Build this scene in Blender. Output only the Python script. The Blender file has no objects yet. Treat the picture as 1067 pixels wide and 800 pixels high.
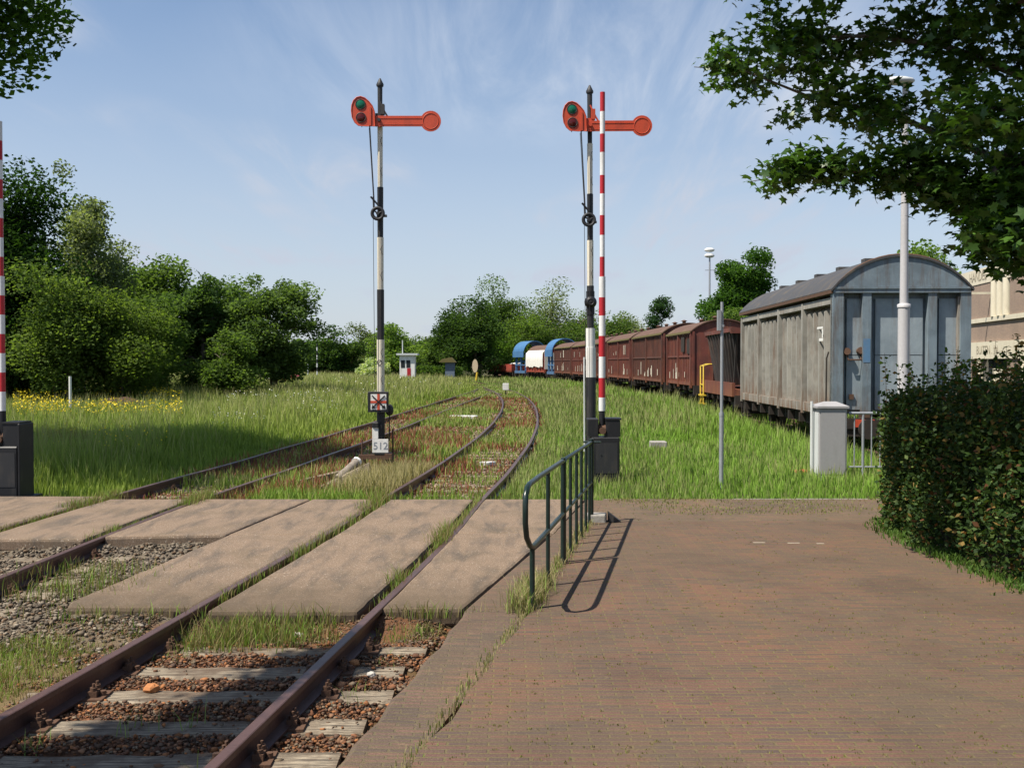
import bpy, math, random
import numpy as np
from mathutils import Vector, Matrix
random.seed(7)
RNG = np.random.default_rng(11)
R = math.radians
scene = bpy.context.scene
COL = scene.collection

# ------------------------------------------------------------------ camera
cam_d = bpy.data.cameras.new("camera"); cam = bpy.data.objects.new("camera", cam_d); COL.objects.link(cam)
cam.location = (0, 0, 2.0)
cam_d.sensor_width = 36; cam_d.lens = 36 * 1040 / 1067
cam.rotation_euler = (R(90 - 1.184), 0, 0)
cam_d.clip_start = 0.05; cam_d.clip_end = 6000
scene.camera = cam

# ------------------------------------------------------------------ sun, sky, exposure
SUN_K = (0.54, 0.29)                      # shadow offset on the ground per metre of height
sd = Vector((-SUN_K[0], -SUN_K[1], 1)).normalized()
SUN_EL = math.asin(sd.z)
sun_d = bpy.data.lights.new("sun", 'SUN'); sun = bpy.data.objects.new("sun", sun_d); COL.objects.link(sun)
sun_d.energy = 5.0; sun_d.angle = R(0.55); sun_d.color = (1.0, 0.93, 0.82)
sun.rotation_euler = sd.to_track_quat('Z', 'Y').to_euler(); sun.location = (-30, -20, 50)
world = bpy.data.worlds.new("World"); scene.world = world; world.use_nodes = True
nt = world.node_tree; N = nt.nodes; L = nt.links; N.clear()
out = N.new('ShaderNodeOutputWorld'); bg = N.new('ShaderNodeBackground'); bg.inputs['Strength'].default_value = 0.094
sky = N.new('ShaderNodeTexSky'); sky.sky_type = 'NISHITA'; sky.sun_disc = False
sky.sun_elevation = SUN_EL; sky.sun_rotation = math.atan2(sd.x, sd.y)
sky.air_density = 1.0; sky.dust_density = 0.6; sky.ozone_density = 2.0; sky.altitude = 10
# thin cirrus: noise laid on a high cloud plane (direction divided by its height)
tc = N.new('ShaderNodeTexCoord'); sep = N.new('ShaderNodeSeparateXYZ'); L.new(tc.outputs['Generated'], sep.inputs[0])
def wm(op, a, b=None, clamp=False):
    n = N.new('ShaderNodeMath'); n.operation = op; n.use_clamp = clamp
    for i, v in enumerate((a, b)):
        if v is None: continue
        if isinstance(v, (int, float)): n.inputs[i].default_value = v
        else: L.new(v, n.inputs[i])
    return n.outputs[0]
zz = wm('ADD', wm('MAXIMUM', sep.outputs['Z'], 0.0), 0.10)
cx_ = wm('DIVIDE', sep.outputs['X'], zz); cy_ = wm('DIVIDE', sep.outputs['Y'], zz)
comb = N.new('ShaderNodeCombineXYZ'); L.new(cx_, comb.inputs[0]); L.new(cy_, comb.inputs[1])
mp = N.new('ShaderNodeMapping'); L.new(comb.outputs[0], mp.inputs[0])
mp.inputs['Rotation'].default_value = (0, 0, R(-38)); mp.inputs['Scale'].default_value = (2.6, 0.55, 1)
n1 = N.new('ShaderNodeTexNoise'); n1.inputs['Scale'].default_value = 1.3; n1.inputs['Detail'].default_value = 9
n1.inputs['Roughness'].default_value = 0.62; n1.inputs['Distortion'].default_value = 0.55; L.new(mp.outputs[0], n1.inputs['Vector'])
mp2 = N.new('ShaderNodeMapping'); L.new(comb.outputs[0], mp2.inputs[0]); mp2.inputs['Location'].default_value = (1.1, 0.35, 0)
n2 = N.new('ShaderNodeTexNoise'); n2.inputs['Scale'].default_value = 0.75; n2.inputs['Detail'].default_value = 3; L.new(mp2.outputs[0], n2.inputs['Vector'])
def ramp(src, a, b):
    r = N.new('ShaderNodeMapRange'); r.interpolation_type = 'SMOOTHSTEP'
    r.inputs['From Min'].default_value = a; r.inputs['From Max'].default_value = b; L.new(src, r.inputs['Value']); return r.outputs[0]
mask = wm('MULTIPLY', ramp(n1.outputs['Fac'], 0.40, 0.80), ramp(n2.outputs['Fac'], 0.44, 0.62))
# the cirrus sheet hangs high over the far end of the tracks
db_ = N.new('ShaderNodeVectorMath'); db_.operation = 'DISTANCE'; mp3 = N.new('ShaderNodeMapping'); L.new(comb.outputs[0], mp3.inputs[0]); mp3.inputs['Scale'].default_value = (1.0, 1.5, 1)
L.new(mp3.outputs[0], db_.inputs[0]); db_.inputs[1].default_value = (.28, 3.75, 0)
veil = wm('MULTIPLY', ramp(wm('ADD', db_.outputs['Value'], wm('MULTIPLY', n2.outputs['Fac'], 1.2)), 1.75, .75), ramp(n1.outputs['Fac'], 0.28, 0.74))
veil2 = wm('MULTIPLY', veil, 0.62)
# a low pale band of thin cloud towards the horizon
low = wm('MULTIPLY', ramp(sep.outputs['Z'], 0.40, 0.0), 0.72)
mask = wm('ADD', wm('MULTIPLY', mask, 0.85), low, True)
hs = N.new('ShaderNodeHueSaturation'); hs.inputs['Saturation'].default_value = 1.0; hs.inputs['Value'].default_value = 1.0
L.new(sky.outputs[0], hs.inputs['Color'])
mx = N.new('ShaderNodeMixRGB'); L.new(mask, mx.inputs[0]); L.new(hs.outputs[0], mx.inputs[1]); mx.inputs[2].default_value = (4.1, 4.5, 5.3, 1)
mx2 = N.new('ShaderNodeMixRGB'); L.new(veil2, mx2.inputs[0]); L.new(mx.outputs[0], mx2.inputs[1]); mx2.inputs[2].default_value = (6.0, 6.3, 6.8, 1)
L.new(mx2.outputs[0], bg.inputs['Color']); L.new(bg.outputs[0], out.inputs['Surface'])
scene.view_settings.view_transform = 'Standard'; scene.view_settings.look = 'None'
scene.view_settings.exposure = 0.58; scene.view_settings.gamma = 1.0; scene.view_settings.use_curve_mapping = False

# ------------------------------------------------------------------ helpers
def tag(o, label=None, cat=None, group=None, kind=None):
    if label: o['label'] = label
    if cat: o['category'] = cat
    if group: o['group'] = group
    if kind: o['kind'] = kind
    return o
def thing(name, label, cat, loc=(0, 0, 0), rz=0, group=None):
    o = bpy.data.objects.new(name, None); COL.objects.link(o); o.empty_display_size = 0.2
    o.location = loc; o.rotation_euler = (0, 0, rz)
    return tag(o, label, cat, group)
def copy_tree(o, parent=None):
    c = o.copy(); COL.objects.link(c); c.parent = parent
    for ch in o.children: copy_tree(ch, c)
    return c
def sstep(x, a, b):
    t = np.clip((np.asarray(x, float) - a) / (b - a), 0, 1); return t * t * (3 - 2 * t)
class MB:
    def __init__(s): s.v = []; s.f = []; s.m = []; s.mi = 0; s.sm = []; s.smooth = False
    def add(s, vs, fs):
        b = len(s.v); s.v += [tuple(v) for v in vs]
        for f in fs: s.f.append([b + i for i in f]); s.m.append(s.mi); s.sm.append(s.smooth)
        return s
    def box(s, x0, x1, y0, y1, z0, z1, M=None):
        vs = [Vector((x, y, z)) for z in (z0, z1) for y in (y0, y1) for x in (x0, x1)]
        if M is not None: vs = [M @ v for v in vs]
        return s.add(vs, [(0, 2, 3, 1), (4, 5, 7, 6), (0, 1, 5, 4), (2, 6, 7, 3), (0, 4, 6, 2), (1, 3, 7, 5)])
    def bbox(s, x0, x1, y0, y1, z0, z1, c=0.01):     # box with chamfered vertical edges and top
        p = [(x0 + c, y0), (x1 - c, y0), (x1, y0 + c), (x1, y1 - c), (x1 - c, y1), (x0 + c, y1), (x0, y1 - c), (x0, y0 + c)]
        q = [(min(max(x, x0 + c), x1 - c), min(max(y, y0 + c), y1 - c)) for x, y in p]
        vs = [(x, y, z0) for x, y in p] + [(x, y, z1 - c) for x, y in p] + [(x, y, z1) for x, y in q]
        fs = [tuple(range(7, -1, -1)), tuple(range(16, 24))]
        for i in range(8):
            j = (i + 1) % 8; fs += [(i, j, 8 + j, 8 + i), (8 + i, 8 + j, 16 + j, 16 + i)]
        return s.add(vs, fs)
    def prism(s, pts, z0, z1, M=None):               # polygon in xy, extruded in z (counter-clockwise)
        n = len(pts); vs = [Vector((x, y, z0)) for x, y in pts] + [Vector((x, y, z1)) for x, y in pts]
        if M is not None: vs = [M @ v for v in vs]
        return s.add(vs, [tuple(range(n - 1, -1, -1)), tuple(range(n, 2 * n))] + [(i, (i + 1) % n, n + (i + 1) % n, n + i) for i in range(n)])
    def xz(s, pts, y0, y1):                          # polygon in xz, extruded in y
        n = len(pts); vs = [(x, y0, z) for x, z in pts] + [(x, y1, z) for x, z in pts]
        return s.add(vs, [tuple(range(n)), tuple(range(2 * n - 1, n - 1, -1))] + [((i + 1) % n, i, n + i, n + (i + 1) % n) for i in range(n)])
    def tube(s, pts, rad, n=8, caps=True):
        pts = [Vector(p) for p in pts]; k = len(pts)
        if isinstance(rad, (int, float)): rad = [rad] * k
        vs = []; up = None
        for i, p in enumerate(pts):
            t = (pts[min(i + 1, k - 1)] - pts[max(i - 1, 0)]).normalized()
            if up is None: up = Vector((0, 0, 1)) if abs(t.z) < .9 else Vector((0, 1, 0))
            a = t.cross(up).normalized(); b = a.cross(t).normalized(); up = b
            for j in range(n):
                g = 2 * math.pi * j / n; vs.append(p + (a * math.cos(g) + b * math.sin(g)) * rad[i])
        fs = [(i * n + j, i * n + (j + 1) % n, (i + 1) * n + (j + 1) % n, (i + 1) * n + j) for i in range(k - 1) for j in range(n)]
        o = s.smooth; s.smooth = True; s.add(vs, fs); s.smooth = o
        if caps: 
            s.smooth = False; s.add(vs[:n], [tuple(range(n - 1, -1, -1))]); s.add(vs[-n:], [tuple(range(n))]); s.smooth = o
        return s
    def torus(s, c, R0, r0, axis='y', n=20, m=8):
        vs = []; fs = []
        for i in range(n):
            a = 2 * math.pi * i / n
            for j in range(m):
                b = 2 * math.pi * j / m; q = R0 + r0 * math.cos(b)
                p = {'y': (q * math.cos(a), r0 * math.sin(b), q * math.sin(a)), 'z': (q * math.cos(a), q * math.sin(a), r0 * math.sin(b)), 'x': (r0 * math.sin(b), q * math.cos(a), q * math.sin(a))}[axis]
                vs.append(Vector(c) + Vector(p))
                fs.append((i * m + j, ((i + 1) % n) * m + j, ((i + 1) % n) * m + (j + 1) % m, i * m + (j + 1) % m))
        o = s.smooth; s.smooth = True; s.add(vs, fs); s.smooth = o; return s
    def blob(s, c, rx, ry, rz, n=10, m=6, jit=0):
        vs = [(0, 0, -1)]; 
        for i in range(1, m):
            t = math.pi * i / m - math.pi / 2
            for j in range(n): a = 2 * math.pi * j / n; vs.append((math.cos(t) * math.cos(a), math.cos(t) * math.sin(a), math.sin(t)))
        vs.append((0, 0, 1))
        vs = [(c[0] + x * rx * (1 + random.uniform(-jit, jit)), c[1] + y * ry * (1 + random.uniform(-jit, jit)), c[2] + z * rz * (1 + random.uniform(-jit, jit))) for x, y, z in vs]
        fs = [(0, 1 + (j + 1) % n, 1 + j) for j in range(n)]
        for i in range(m - 2):
            for j in range(n): fs.append((1 + i * n + j, 1 + i * n + (j + 1) % n, 1 + (i + 1) * n + (j + 1) % n, 1 + (i + 1) * n + j))
        t = len(vs) - 1; b = 1 + (m - 2) * n
        fs += [(t, b + j, b + (j + 1) % n) for j in range(n)]
        o = s.smooth; s.smooth = jit == 0; s.add(vs, fs); s.smooth = o; return s
    def build(s, name, mats, parent=None, loc=None, bevel=0):
        me = bpy.data.meshes.new(name); me.from_pydata(s.v, [], s.f)
        for m in (mats if isinstance(mats, (list, tuple)) else [mats]): me.materials.append(m)
        me.polygons.foreach_set('material_index', s.m); me.polygons.foreach_set('use_smooth', s.sm); me.update()
        o = bpy.data.objects.new(name, me); COL.objects.link(o)
        if parent is not None: o.parent = parent
        if loc is not None: o.location = loc
        if bevel:
            b = o.modifiers.new('bevel', 'BEVEL'); b.width = bevel; b.segments = 2; b.limit_method = 'ANGLE'
        return o
def boxpart(name, mat, parent, *b):
    return MB().box(*b).build(name, mat, parent)
def npmesh(name, V, F, mat, cols=None, parent=None, smooth=False):     # V (n,3), F (m,k) one face size
    me = bpy.data.meshes.new(name); V = np.asarray(V, np.float32); F = np.asarray(F, np.int32); k = F.shape[1]
    me.vertices.add(len(V)); me.vertices.foreach_set('co', V.ravel())
    me.loops.add(F.size); me.loops.foreach_set('vertex_index', F.ravel())
    me.polygons.add(len(F)); me.polygons.foreach_set('loop_start', np.arange(0, F.size, k, dtype=np.int32)); me.polygons.foreach_set('loop_total', np.full(len(F), k, np.int32))
    if smooth: me.polygons.foreach_set('use_smooth', np.ones(len(F), bool))
    if cols is not None:
        a = me.color_attributes.new('col', 'FLOAT_COLOR', 'POINT')
        c = np.ones((len(V), 4), np.float32); c[:, :3] = cols; a.data.foreach_set('color', c.ravel())
    me.materials.append(mat); me.update(); me.validate()
    o = bpy.data.objects.new(name, me); COL.objects.link(o)
    if parent is not None: o.parent = parent
    return o

# ------------------------------------------------------------------ materials
def newmat(name):
    m = bpy.data.materials.new(name); m.use_nodes = True; nt = m.node_tree; nt.nodes.clear()
    o = nt.nodes.new('ShaderNodeOutputMaterial'); b = nt.nodes.new('ShaderNodeBsdfPrincipled'); nt.links.new(b.outputs[0], o.inputs[0])
    return m, nt, b, o
def noise(nt, vec, scale, detail=5, rough=.6, dist=0):
    n = nt.nodes.new('ShaderNodeTexNoise'); n.inputs['Scale'].default_value = scale; n.inputs['Detail'].default_value = detail
    n.inputs['Roughness'].default_value = rough; n.inputs['Distortion'].default_value = dist; nt.links.new(vec, n.inputs['Vector']); return n.outputs['Fac']
def mapr(nt, src, a, b, c=0, d=1):
    r = nt.nodes.new('ShaderNodeMapRange'); r.inputs['From Min'].default_value = a; r.inputs['From Max'].default_value = b
    r.inputs['To Min'].default_value = c; r.inputs['To Max'].default_value = d; nt.links.new(src, r.inputs['Value']); return r.outputs[0]
def mixc(nt, fac, a, b, mode='MIX'):
    m = nt.nodes.new('ShaderNodeMixRGB'); m.blend_type = mode
    for i, v in ((0, fac), (1, a), (2, b)):
        if isinstance(v, (int, float)): m.inputs[i].default_value = v
        elif isinstance(v, tuple): m.inputs[i].default_value = (*v, 1) if len(v) == 3 else v
        else: nt.links.new(v, m.inputs[i])
    return m.outputs[0]
def scaled(nt, sc, kind='Object'):
    t = nt.nodes.new('ShaderNodeTexCoord'); m = nt.nodes.new('ShaderNodeMapping'); nt.links.new(t.outputs[kind], m.inputs[0]); m.inputs['Scale'].default_value = sc; return m.outputs[0]
def bump(nt, b, h, dist=.01, strength=.6):
    n = nt.nodes.new('ShaderNodeBump'); n.inputs['Distance'].default_value = dist; n.inputs['Strength'].default_value = strength
    nt.links.new(h, n.inputs['Height']); nt.links.new(n.outputs[0], b.inputs['Normal'])
def paint(name, c, rough=.5, dirt=(.08, .06, .045), amt=.45, scale=4, streak=1.0, metal=0, lo=.5, hi=.75, bd=.002, spec=.4):
    """a painted or bare surface with patchy dirt; streak>1 stretches the dirt downwards"""
    m, nt, b, o = newmat(name)
    v = scaled(nt, (1, 1, 1 / streak)); f = noise(nt, v, scale, 7, .65, .3); f2 = noise(nt, scaled(nt, (1, 1, 1)), scale * 6, 4)
    k = mapr(nt, f, lo, hi, 0, amt)
    c1 = mixc(nt, mapr(nt, f2, .3, .7, 0, .35), c, tuple(x * .78 for x in c))
    nt.links.new(mixc(nt, k, c1, dirt), b.inputs['Base Color'])
    b.inputs['Roughness'].default_value = rough; b.inputs['Metallic'].default_value = metal; b.inputs['Specular IOR Level'].default_value = spec
    bump(nt, b, f2, bd, .5); return m
def wagonpaint(name, base, alt, rust, pale, streaks=.5, zs=.9):
    m, nt, b, o = newmat(name)
    v = scaled(nt, (1, 1, .12)); a = noise(nt, v, 5, 6, .7); bb = noise(nt, v, 13, 6, .7)
    w = noise(nt, scaled(nt, (1, 1, 1)), 1.6, 7, .65, .4)
    c = mixc(nt, mapr(nt, w, .38, .62), base, alt)
    c = mixc(nt, mapr(nt, a, .50, .72, 0, streaks), c, rust)
    c = mixc(nt, mapr(nt, bb, .56, .76, 0, streaks * .7), c, pale)
    tcx = nt.nodes.new('ShaderNodeTexCoord'); sp = nt.nodes.new('ShaderNodeSeparateXYZ'); nt.links.new(tcx.outputs['Object'], sp.inputs[0])
    lowz = nt.nodes.new('ShaderNodeMath'); lowz.operation = 'MULTIPLY'; nt.links.new(mapr(nt, sp.outputs['Z'], zs + .75, zs, 0, 1), lowz.inputs[0]); nt.links.new(mapr(nt, a, .38, .58), lowz.inputs[1])
    c = mixc(nt, lowz.outputs[0], c, rust)
    nt.links.new(c, b.inputs['Base Color']); b.inputs['Roughness'].default_value = .62; b.inputs['Specular IOR Level'].default_value = .35
    bump(nt, b, noise(nt, scaled(nt, (1, 1, 1)), 30, 4), .004, .5); return m
def leafmat(name, trans=.35, rough=.55, spec=.25):
    m, nt, b, o = newmat(name); at = nt.nodes.new('ShaderNodeAttribute'); at.attribute_name = 'col'
    nt.links.new(at.outputs['Color'], b.inputs['Base Color']); b.inputs['Roughness'].default_value = rough; b.inputs['Specular IOR Level'].default_value = spec
    t = nt.nodes.new('ShaderNodeBsdfTranslucent'); nt.links.new(mixc(nt, 1.0, at.outputs['Color'], (1.5, 1.6, .6), 'MULTIPLY'), t.inputs['Color'])
    x = nt.nodes.new('ShaderNodeMixShader'); x.inputs[0].default_value = trans
    nt.links.new(b.outputs[0], x.inputs[1]); nt.links.new(t.outputs[0], x.inputs[2]); nt.links.new(x.outputs[0], o.inputs[0]); return m
def attrmat(name, rough=.85, nscale=40, amt=.5, bd=.01):
    m, nt, b, o = newmat(name); at = nt.nodes.new('ShaderNodeAttribute'); at.attribute_name = 'col'
    f = noise(nt, scaled(nt, (1, 1, 1)), nscale, 5, .7); f3 = noise(nt, scaled(nt, (1, 1, 1)), nscale / 12, 5, .7)
    c = mixc(nt, mapr(nt, f, .3, .7, 0, amt), at.outputs['Color'], mixc(nt, 1.0, at.outputs['Color'], (.35, .33, .3), 'MULTIPLY'))
    c = mixc(nt, mapr(nt, f3, .45, .7, 0, .4), c, mixc(nt, 1.0, at.outputs['Color'], (1.35, 1.25, 1.0), 'MULTIPLY'))
    nt.links.new(c, b.inputs['Base Color']); b.inputs['Roughness'].default_value = rough; b.inputs['Specular IOR Level'].default_value = .15
    bump(nt, b, f, bd, .8); return m
M = {}
M['leaf'] = leafmat('foliage', .52, .8, .08); M['hedge'] = leafmat('hedge_leaf', .22, .6, .15); M['grass'] = leafmat('grass_blades', .22, .6, .2)
M['maple'] = leafmat('maple_leaf', .24, .42, .4); M['ground'] = attrmat('soil'); M['stone'] = attrmat('ballast_stone', .8, 25, .4, .004)
M['bark'] = paint('bark', (.13, .105, .08), .9, (.04, .035, .025), .8, 9, 4, bd=.02)
M['birchbark'] = paint('birch_bark', (.5, .48, .44), .8, (.05, .04, .035), .8, 6, .4)
M['flower'] = leafmat('petals', .2, .6)
M['rail'] = paint('rusty_rail', (.115, .062, .05), .42, (.05, .028, .022), .7, 9, 1, .25, bd=.003, spec=.5)
M['rust'] = paint('rusted_iron', (.105, .055, .032), .8, (.05, .032, .024), .7, 12, bd=.006)
M['black'] = paint('black_paint', (.014, .014, .016), .5, (.05, .045, .04), .5, 7, 3)
M['blackmatt'] = paint('black_worn_paint', (.028, .028, .03), .55, (.09, .075, .06), .6, 5, 3)
M['white'] = paint('white_paint', (.78, .77, .73), .45, (.35, .27, .18), .45, 5, 5)
M['pale_stone'] = paint('pale_paving_stone', (.34, .28, .21), .9)
M['white_old'] = paint('old_white_paint', (.72, .66, .53), .5, (.38, .20, .09), .5, 4, 7, lo=.56, hi=.74)
M['red_arm'] = paint('signal_red_paint', (.56, .078, .034), .42, (.30, .055, .03), .65, 6, 3)
M['rail_green'] = paint('dark_green_railing_paint', (.012, .026, .022), .28, (.04, .04, .035), .5, 14)
M['red'] = paint('barrier_red', (.46, .022, .030), .42, (.25, .03, .03), .6, 5, 5)
M['bwhite'] = paint('barrier_white', (.76, .76, .75), .4, (.40, .38, .34), .55, 5, 5)
M['green_lens'] = paint('green_lens', (.008, .13, .07), .12, (.01, .07, .04), .3, 6)
M['red_lens'] = paint('dark_red_lens', (.09, .010, .008), .12, (.03, .005, .005), .3, 6)
M['galv'] = paint('galvanised_steel', (.36, .38, .40), .45, (.22, .22, .21), .5, 10, 2, .35)
M['grey_cab'] = paint('grey_cabinet_paint', (.35, .34, .34), .55, (.22, .22, .19), .4, 4, 3)
M['pale_cab'] = paint('pale_plastic', (.58, .60, .59), .5, (.35, .36, .33), .4, 4, 3)
M['concrete_block'] = paint('concrete', (.32, .30, .27), .9, (.14, .13, .10), .7, 8, bd=.008)
M['wood'] = None
def woodmat():
    m, nt, b, o = newmat('weathered_sleeper_wood')
    v = scaled(nt, (.55, 9, 9)); f = noise(nt, v, 4, 9, .75, .4); g = noise(nt, scaled(nt, (.8, 22, 22)), 6, 4, .7)
    w = noise(nt, scaled(nt, (1, 1, 1)), 3.5, 5)
    c = mixc(nt, mapr(nt, f, .36, .60), (.045, .034, .025), (.42, .345, .245))
    c = mixc(nt, mapr(nt, w, .42, .62, 0, .85), c, (.12, .08, .05))
    c = mixc(nt, mapr(nt, g, .56, .62, 0, .85), c, (.02, .015, .012))
    nt.links.new(c, b.inputs['Base Color']); b.inputs['Roughness'].default_value = .9
    bump(nt, b, f, .02, .9); return m
M['wood'] = woodmat()
def panelmat():
    m, nt, b, o = newmat('crossing_concrete')
    v = scaled(nt, (1, 1, 1)); f = noise(nt, v, 130, 3, .8); g = noise(nt, v, 1.3, 6, .65, .4); sp = noise(nt, v, 55, 2, .5); st = noise(nt, scaled(nt, (2.2, .5, 1)), 2.2, 6, .6, .5)
    c = mixc(nt, mapr(nt, f, .38, .62), (.10, .070, .048), (.33, .24, .168))
    c = mixc(nt, mapr(nt, g, .48, .70, 0, .65), c, (.125, .095, .062))
    c = mixc(nt, mapr(nt, st, .47, .66, 0, .7), c, (.085, .072, .060))
    c = mixc(nt, mapr(nt, sp, .64, .70, 0, .8), c, (.50, .44, .36))
    # soil trodden over the edges that face the camera side
    t = nt.nodes.new('ShaderNodeTexCoord'); s = nt.nodes.new('ShaderNodeSeparateXYZ'); nt.links.new(t.outputs['Object'], s.inputs[0])
    def mul(a, b_):
        q = nt.nodes.new('ShaderNodeMath'); q.operation = 'MULTIPLY'; nt.links.new(a, q.inputs[0]); nt.links.new(b_, q.inputs[1]); return q.outputs[0]
    e1 = noise(nt, v, 5, 6, .7); w1 = nt.nodes.new('ShaderNodeMath'); w1.operation = 'MULTIPLY_ADD'; nt.links.new(e1, w1.inputs[0]); w1.inputs[1].default_value = -1.3; nt.links.new(s.outputs['Y'], w1.inputs[2])
    c = mixc(nt, mapr(nt, w1.outputs[0], 8.75, 7.35, 0, .85), c, (.095, .070, .045))
    nt.links.new(c, b.inputs['Base Color']); b.inputs['Roughness'].default_value = .88; b.inputs['Specular IOR Level'].default_value = .2
    bump(nt, b, f, .006, .7); return m
M['panel'] = panelmat()
def brickmat(name, c1, c2, moss, mossamt, rot=0, bw=.215, rh=.052):
    m, nt, b, o = newmat(name)
    t = nt.nodes.new('ShaderNodeTexCoord'); mp = nt.nodes.new('ShaderNodeMapping'); nt.links.new(t.outputs['Object'], mp.inputs[0])
    mp.inputs['Rotation'].default_value = (0, 0, rot)
    # small wobble so that the courses are not ruler straight
    wn = nt.nodes.new('ShaderNodeTexNoise'); wn.inputs['Scale'].default_value = 1.4; wn.inputs['Detail'].default_value = 2; nt.links.new(t.outputs['Object'], wn.inputs['Vector'])
    ad = nt.nodes.new('ShaderNodeVectorMath'); ad.operation = 'MULTIPLY_ADD'; nt.links.new(wn.outputs['Color'], ad.inputs[0]); ad.inputs[1].default_value = (.03, .025, 0); nt.links.new(mp.outputs[0], ad.inputs[2])
    br = nt.nodes.new('ShaderNodeTexBrick'); nt.links.new(ad.outputs[0], br.inputs['Vector'])
    br.inputs['Scale'].default_value = 1; br.inputs['Brick Width'].default_value = bw; br.inputs['Row Height'].default_value = rh
    br.inputs['Mortar Size'].default_value = .008; br.inputs['Mortar Smooth'].default_value = .25; br.inputs['Bias'].default_value = 0
    br.inputs['Color1'].default_value = (*c1, 1); br.inputs['Color2'].default_value = (*c2, 1); br.inputs['Mortar'].default_value = (*moss, 1)
    v = t.outputs['Object']
    big = noise(nt, v, .55, 7, .62, .3); fine = noise(nt, v, 70, 4, .7); blot = noise(nt, v, 9, 5, .7)
    sx = nt.nodes.new('ShaderNodeMapping'); nt.links.new(v, sx.inputs[0]); sx.inputs['Scale'].default_value = (.35, 5.5, 1); rowv = noise(nt, sx.outputs[0], 3.2, 6, .75)
    c = mixc(nt, mapr(nt, rowv, .45, .62, 0, .42), br.outputs['Color'], (.135, .10, .078))
    c = mixc(nt, mapr(nt, rowv, .45, .30, 0, .35), c, (.22, .125, .10))
    c = mixc(nt, mapr(nt, big, .42, .68, 0, mossamt), c, (.125, .095, .062))
    c = mixc(nt, mapr(nt, blot, .56, .70, 0, .6), c, (.16, .13, .06))
    c = mixc(nt, mapr(nt, fine, .40, .62, 0, .5), c, (.08, .055, .045))
    g3 = noise(nt, v, 26, 4, .8); c = mixc(nt, mapr(nt, g3, .58, .68, 0, .5), c, (.24, .19, .09))
    pat = noise(nt, v, .9, 4, .6, .6); c = mixc(nt, mapr(nt, pat, .50, .66, 0, .45), c, mixc(nt, 1.0, c, (.62, .60, .64), 'MULTIPLY')); c = mixc(nt, mapr(nt, pat, .46, .32, 0, .4), c, mixc(nt, 1.0, c, (1.35, 1.12, .95), 'MULTIPLY'))
    nt.links.new(c, b.inputs['Base Color']); b.inputs['Roughness'].default_value = .85; b.inputs['Specular IOR Level'].default_value = .2
    h = nt.nodes.new('ShaderNodeMath'); h.operation = 'MULTIPLY_ADD'; nt.links.new(br.outputs['Fac'], h.inputs[0]); h.inputs[1].default_value = -.8; nt.links.new(fine, h.inputs[2])
    bump(nt, b, h.outputs[0], .008, .8); return m
M['brick'] = brickmat('brick_paving', (.192, .088, .066), (.098, .068, .062), (.165, .135, .055), .75)
M['brick2'] = brickmat('worn_brick_strip', (.20, .115, .085), (.10, .078, .065), (.15, .125, .065), .75)
M['brick3'] = brickmat('mossy_paving', (.19, .115, .078), (.12, .09, .066), (.15, .135, .055), .75, bw=.2, rh=.1)
# ------------------------------------------------------------------ track centre lines (x as a function of y)
def spline(pts):
    pts = np.array(pts, float); y = pts[:, 1]; x = pts[:, 0]; yy = np.arange(y[0], y[-1], .25)
    m = np.gradient(x, y); xx = []
    for v in yy:
        i = min(np.searchsorted(y, v, 'right') - 1, len(y) - 2); h = y[i + 1] - y[i]; t = (v - y[i]) / h
        xx.append((2*t**3-3*t*t+1)*x[i] + (t**3-2*t*t+t)*h*m[i] + (-2*t**3+3*t*t)*x[i+1] + (t**3-t*t)*h*m[i+1])
    return yy, np.array(xx)
TA = spline([(-3.9, -9), (-2.88, 0), (-2.19, 5.4), (-1.8, 8.5), (-1.43, 11.8), (-1.2, 14.5), (-.93, 17.2), (-.67, 20.2), (-.37, 24.2), (-.03, 30.2), (.20, 37.2), (.31, 47), (.12, 58), (-.42, 69), (-1.45, 82), (-3.1, 97), (-7, 122), (-14, 155)])
TB = spline([(-5.9, -9), (-5.72, 0), (-5.55, 9), (-5.48, 12), (-5.33, 14.6), (-5.15, 17), (-4.90, 20), (-4.55, 25), (-4.12, 32), (-3.67, 41), (-3.2, 50), (-2.78, 58), (-2.3, 67), (-1.95, 78), (-2.2, 88)])
TW = spline([(8.6, 0), (9.0, 20), (9.05, 24), (9.35, 33.5), (9.62, 45), (9.5, 55), (8.8, 74), (7.9, 89), (6.8, 102), (5.3, 112), (4.1, 117.5), (2.2, 123), (-.2, 129), (-3, 135), (-9, 145), (-20, 162)])
fA = lambda y: np.interp(y, *TA); fB = lambda y: np.interp(y, *TB); fW = lambda y: np.interp(y, *TW)
GZ = -0.19
def vnoise(x, y, s, seed=0):
    r = np.random.default_rng(seed); v = np.zeros_like(np.asarray(x, float))
    for k in range(7):
        a = r.uniform(0, 2 * np.pi); w = s * r.uniform(.5, 2.2); v = v + np.sin((x * np.cos(a) + y * np.sin(a)) * w + r.uniform(0, 6.28)) / 7 ** .5
    return v * .8
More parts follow.
